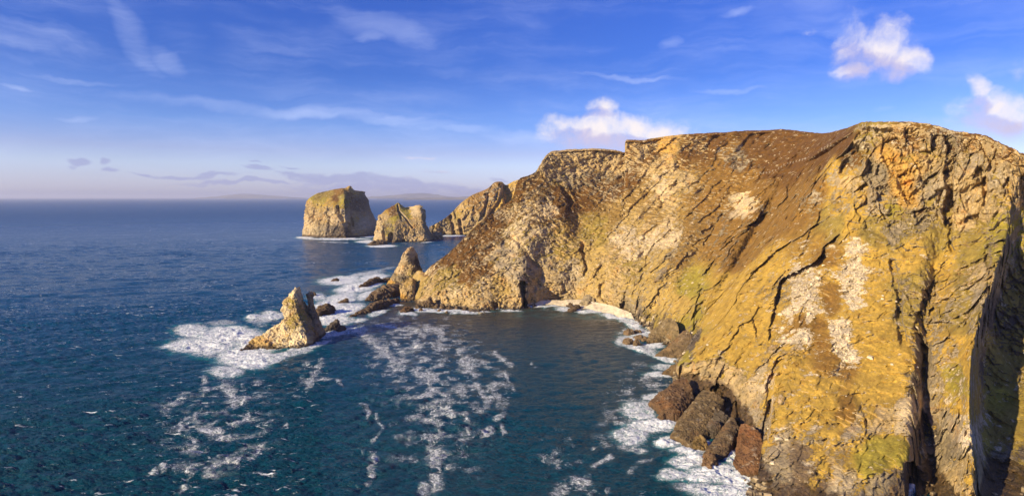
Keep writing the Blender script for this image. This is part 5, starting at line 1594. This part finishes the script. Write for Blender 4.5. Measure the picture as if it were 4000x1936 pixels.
# ------------------------------------------------------------------ loose stones on the slopes
print('stones')
def stones(count, name):
    w_ = np.clip(num[:, 7], 0, 1) ** 2 + 0.012 * np.clip(1.1 - num[:, 0], 0, 1) + .004
    w_ = w_ * (U > 1650) * (U < 3740) * (V < 1950) * (V > 540) * (rowid < nfront - 8) * (P[:, 2] > 4)
    w_ = w_ * (P2[:, 1] / 300.0) ** .8
    idx = rng.choice(len(P), count, p=w_ / w_.sum())
    base = np.array([[-1, -1, -.6], [1, -1, -.6], [1, 1, -.6], [-1, 1, -.6], [-.8, -.7, .6], [.7, -.8, .7], [.8, .6, .5], [-.6, .8, .7]], float)
    fc = np.array([[0, 1, 5, 4], [1, 2, 6, 5], [2, 3, 7, 6], [3, 0, 4, 7], [4, 5, 6, 7], [3, 2, 1, 0]])
    c = P2[idx] + rng.normal(size=(count, 3)) * np.array([.6, .6, .1])
    size = 0.27 * (1 + rng.pareto(2.3, count)) * (0.8 + .5 * num[idx, 7])
    size = np.minimum(size, 2.4)
    ang = rng.uniform(0, 2 * np.pi, count)
    b = base[None] * (1 + rng.normal(size=(count, 8, 3)) * .22) * (size[:, None, None] * .5) * rng.uniform(.6, 1.3, (count, 1, 3))
    ca, sa = np.cos(ang)[:, None], np.sin(ang)[:, None]
    x = b[..., 0] * ca - b[..., 1] * sa
    y = b[..., 0] * sa + b[..., 1] * ca
    vv = np.stack([x, y, b[..., 2]], -1) + c[:, None]
    ff = fc[None] + (np.arange(count) * 8)[:, None, None]
    sm = bpy.data.materials.new('stone')
    sm.use_nodes = True
    nn = NT(sm.node_tree)
    ps = nn.n('ShaderNodeNewGeometry').outputs['Position']
    k_ = nn.n('ShaderNodeSeparateColor', {0: nn.voro(ps, .5, 'F1', 'Color')}).outputs[0]
    cl = nn.mix(k_, (.36, .29, .2), (.70, .59, .41))
    bb = nn.n('ShaderNodeBsdfPrincipled', {'Base Color': cl, 'Roughness': .9})
    nn.n('ShaderNodeOutputMaterial', {0: bb.outputs[0]})
    o = mesh_from(vv.reshape(-1, 3), ff.reshape(-1, 4), name, sm)
    tag(o, 'pale loose stones scattered over the scree patches and turf of the cliffs', 'scree', kind='stuff')


def rubble(count):
    zz = P2[:, 2]
    w_ = ((zz > -1.0) & (zz < 3.2) & (rowid < nfront)) * (((U > 1640) & (U < 1900)) * 1.0 + ((U > 2060) & (U < 2260)) * .8 + ((U > 2450) & (U < 2680)) * 1.0 + ((U > 2680) & (U < 3000)) * .5 + .08)
    idx = rng.choice(len(P), count, p=w_ / w_.sum())
    base = np.array([[-1, -1, -.7], [1, -1, -.7], [1, 1, -.7], [-1, 1, -.7], [-.7, -.7, .7], [.7, -.8, .6], [.7, .7, .75], [-.7, .8, .55]], float)
    fc = np.array([[0, 1, 5, 4], [1, 2, 6, 5], [2, 3, 7, 6], [3, 0, 4, 7], [4, 5, 6, 7], [3, 2, 1, 0]])
    away = -np.stack([P[idx, 0], P[idx, 1], 0 * P[idx, 0]], -1)
    away /= np.linalg.norm(away, axis=1, keepdims=True)
    dist_ = rng.exponential(3.0, count)
    c = P2[idx] + away * dist_[:, None] + rng.normal(size=(count, 3)) * np.array([1.5, 1.5, 0])
    size = np.minimum(.7 * (1 + rng.pareto(2.2, count)), 4.0)
    c[:, 2] = np.maximum(c[:, 2] * np.exp(-dist_ / 4), 0) + size * rng.uniform(-.25, .2, count)
    ang = rng.uniform(0, 2 * np.pi, count)
    b = base[None] * (1 + rng.normal(size=(count, 8, 3)) * .2) * (size[:, None, None] * .5) * rng.uniform(.6, 1.3, (count, 1, 3))
    ca, sa = np.cos(ang)[:, None], np.sin(ang)[:, None]
    vv = np.stack([b[..., 0] * ca - b[..., 1] * sa, b[..., 0] * sa + b[..., 1] * ca, b[..., 2]], -1) + c[:, None]
    ff = fc[None] + (np.arange(count) * 8)[:, None, None]
    sm = bpy.data.materials.new('wet_rubble')
    sm.use_nodes = True
    nn = NT(sm.node_tree)
    ps = nn.n('ShaderNodeNewGeometry').outputs['Position']
    z_ = nn.n('ShaderNodeSeparateXYZ', {0: ps}).outputs[2]
    k_ = nn.n('ShaderNodeSeparateColor', {0: nn.voro(ps, .35, 'F1', 'Color')}).outputs[0]
    cl = nn.mix(nn.rng(z_, .6, 2.6), nn.mix(k_, (.045, .032, .02), (.13, .085, .045)), nn.mix(k_, (.16, .12, .07), (.42, .33, .2)))
    bb = nn.n('ShaderNodeBsdfPrincipled', {'Base Color': cl, 'Roughness': nn.rng(z_, .5, 2, .35, .9)})
    nn.n('ShaderNodeOutputMaterial', {0: bb.outputs[0]})
    o = mesh_from(vv.reshape(-1, 3), ff.reshape(-1, 4), 'rubble', sm)
    tag(o, 'wet dark rubble strewn along the waterline at the foot of the cliffs', 'rubble', kind='stuff')


stones(4000, 'scree')
rubble(2600)

# ------------------------------------------------------------------ haze
hz = bpy.data.materials.new('haze')
hz.use_nodes = True
n = NT(hz.node_tree)
pv = n.n('ShaderNodeVolumePrincipled', {'Color': (.72, .77, 1.0), 'Density': 0.00003, 'Anisotropy': 0.1})
om = n.n('ShaderNodeOutputMaterial')
n.t.links.new(pv.outputs[0], om.inputs['Volume'])
me = bpy.data.meshes.new('haze')
bm = bmesh.new()
bmesh.ops.create_cube(bm, size=1.0)
bm.to_mesh(me)
bm.free()
me.materials.append(hz)
ho = bpy.data.objects.new('haze', me)
scene.collection.objects.link(ho)
ho.scale = (190000, 190000, 363)
ho.location = (0, 30000, 363 / 2 - 13)
tag(ho, kind='stuff')
ho['label'] = 'thin blue sea haze over the water toward the horizon'
ho['category'] = 'haze'
print('done')
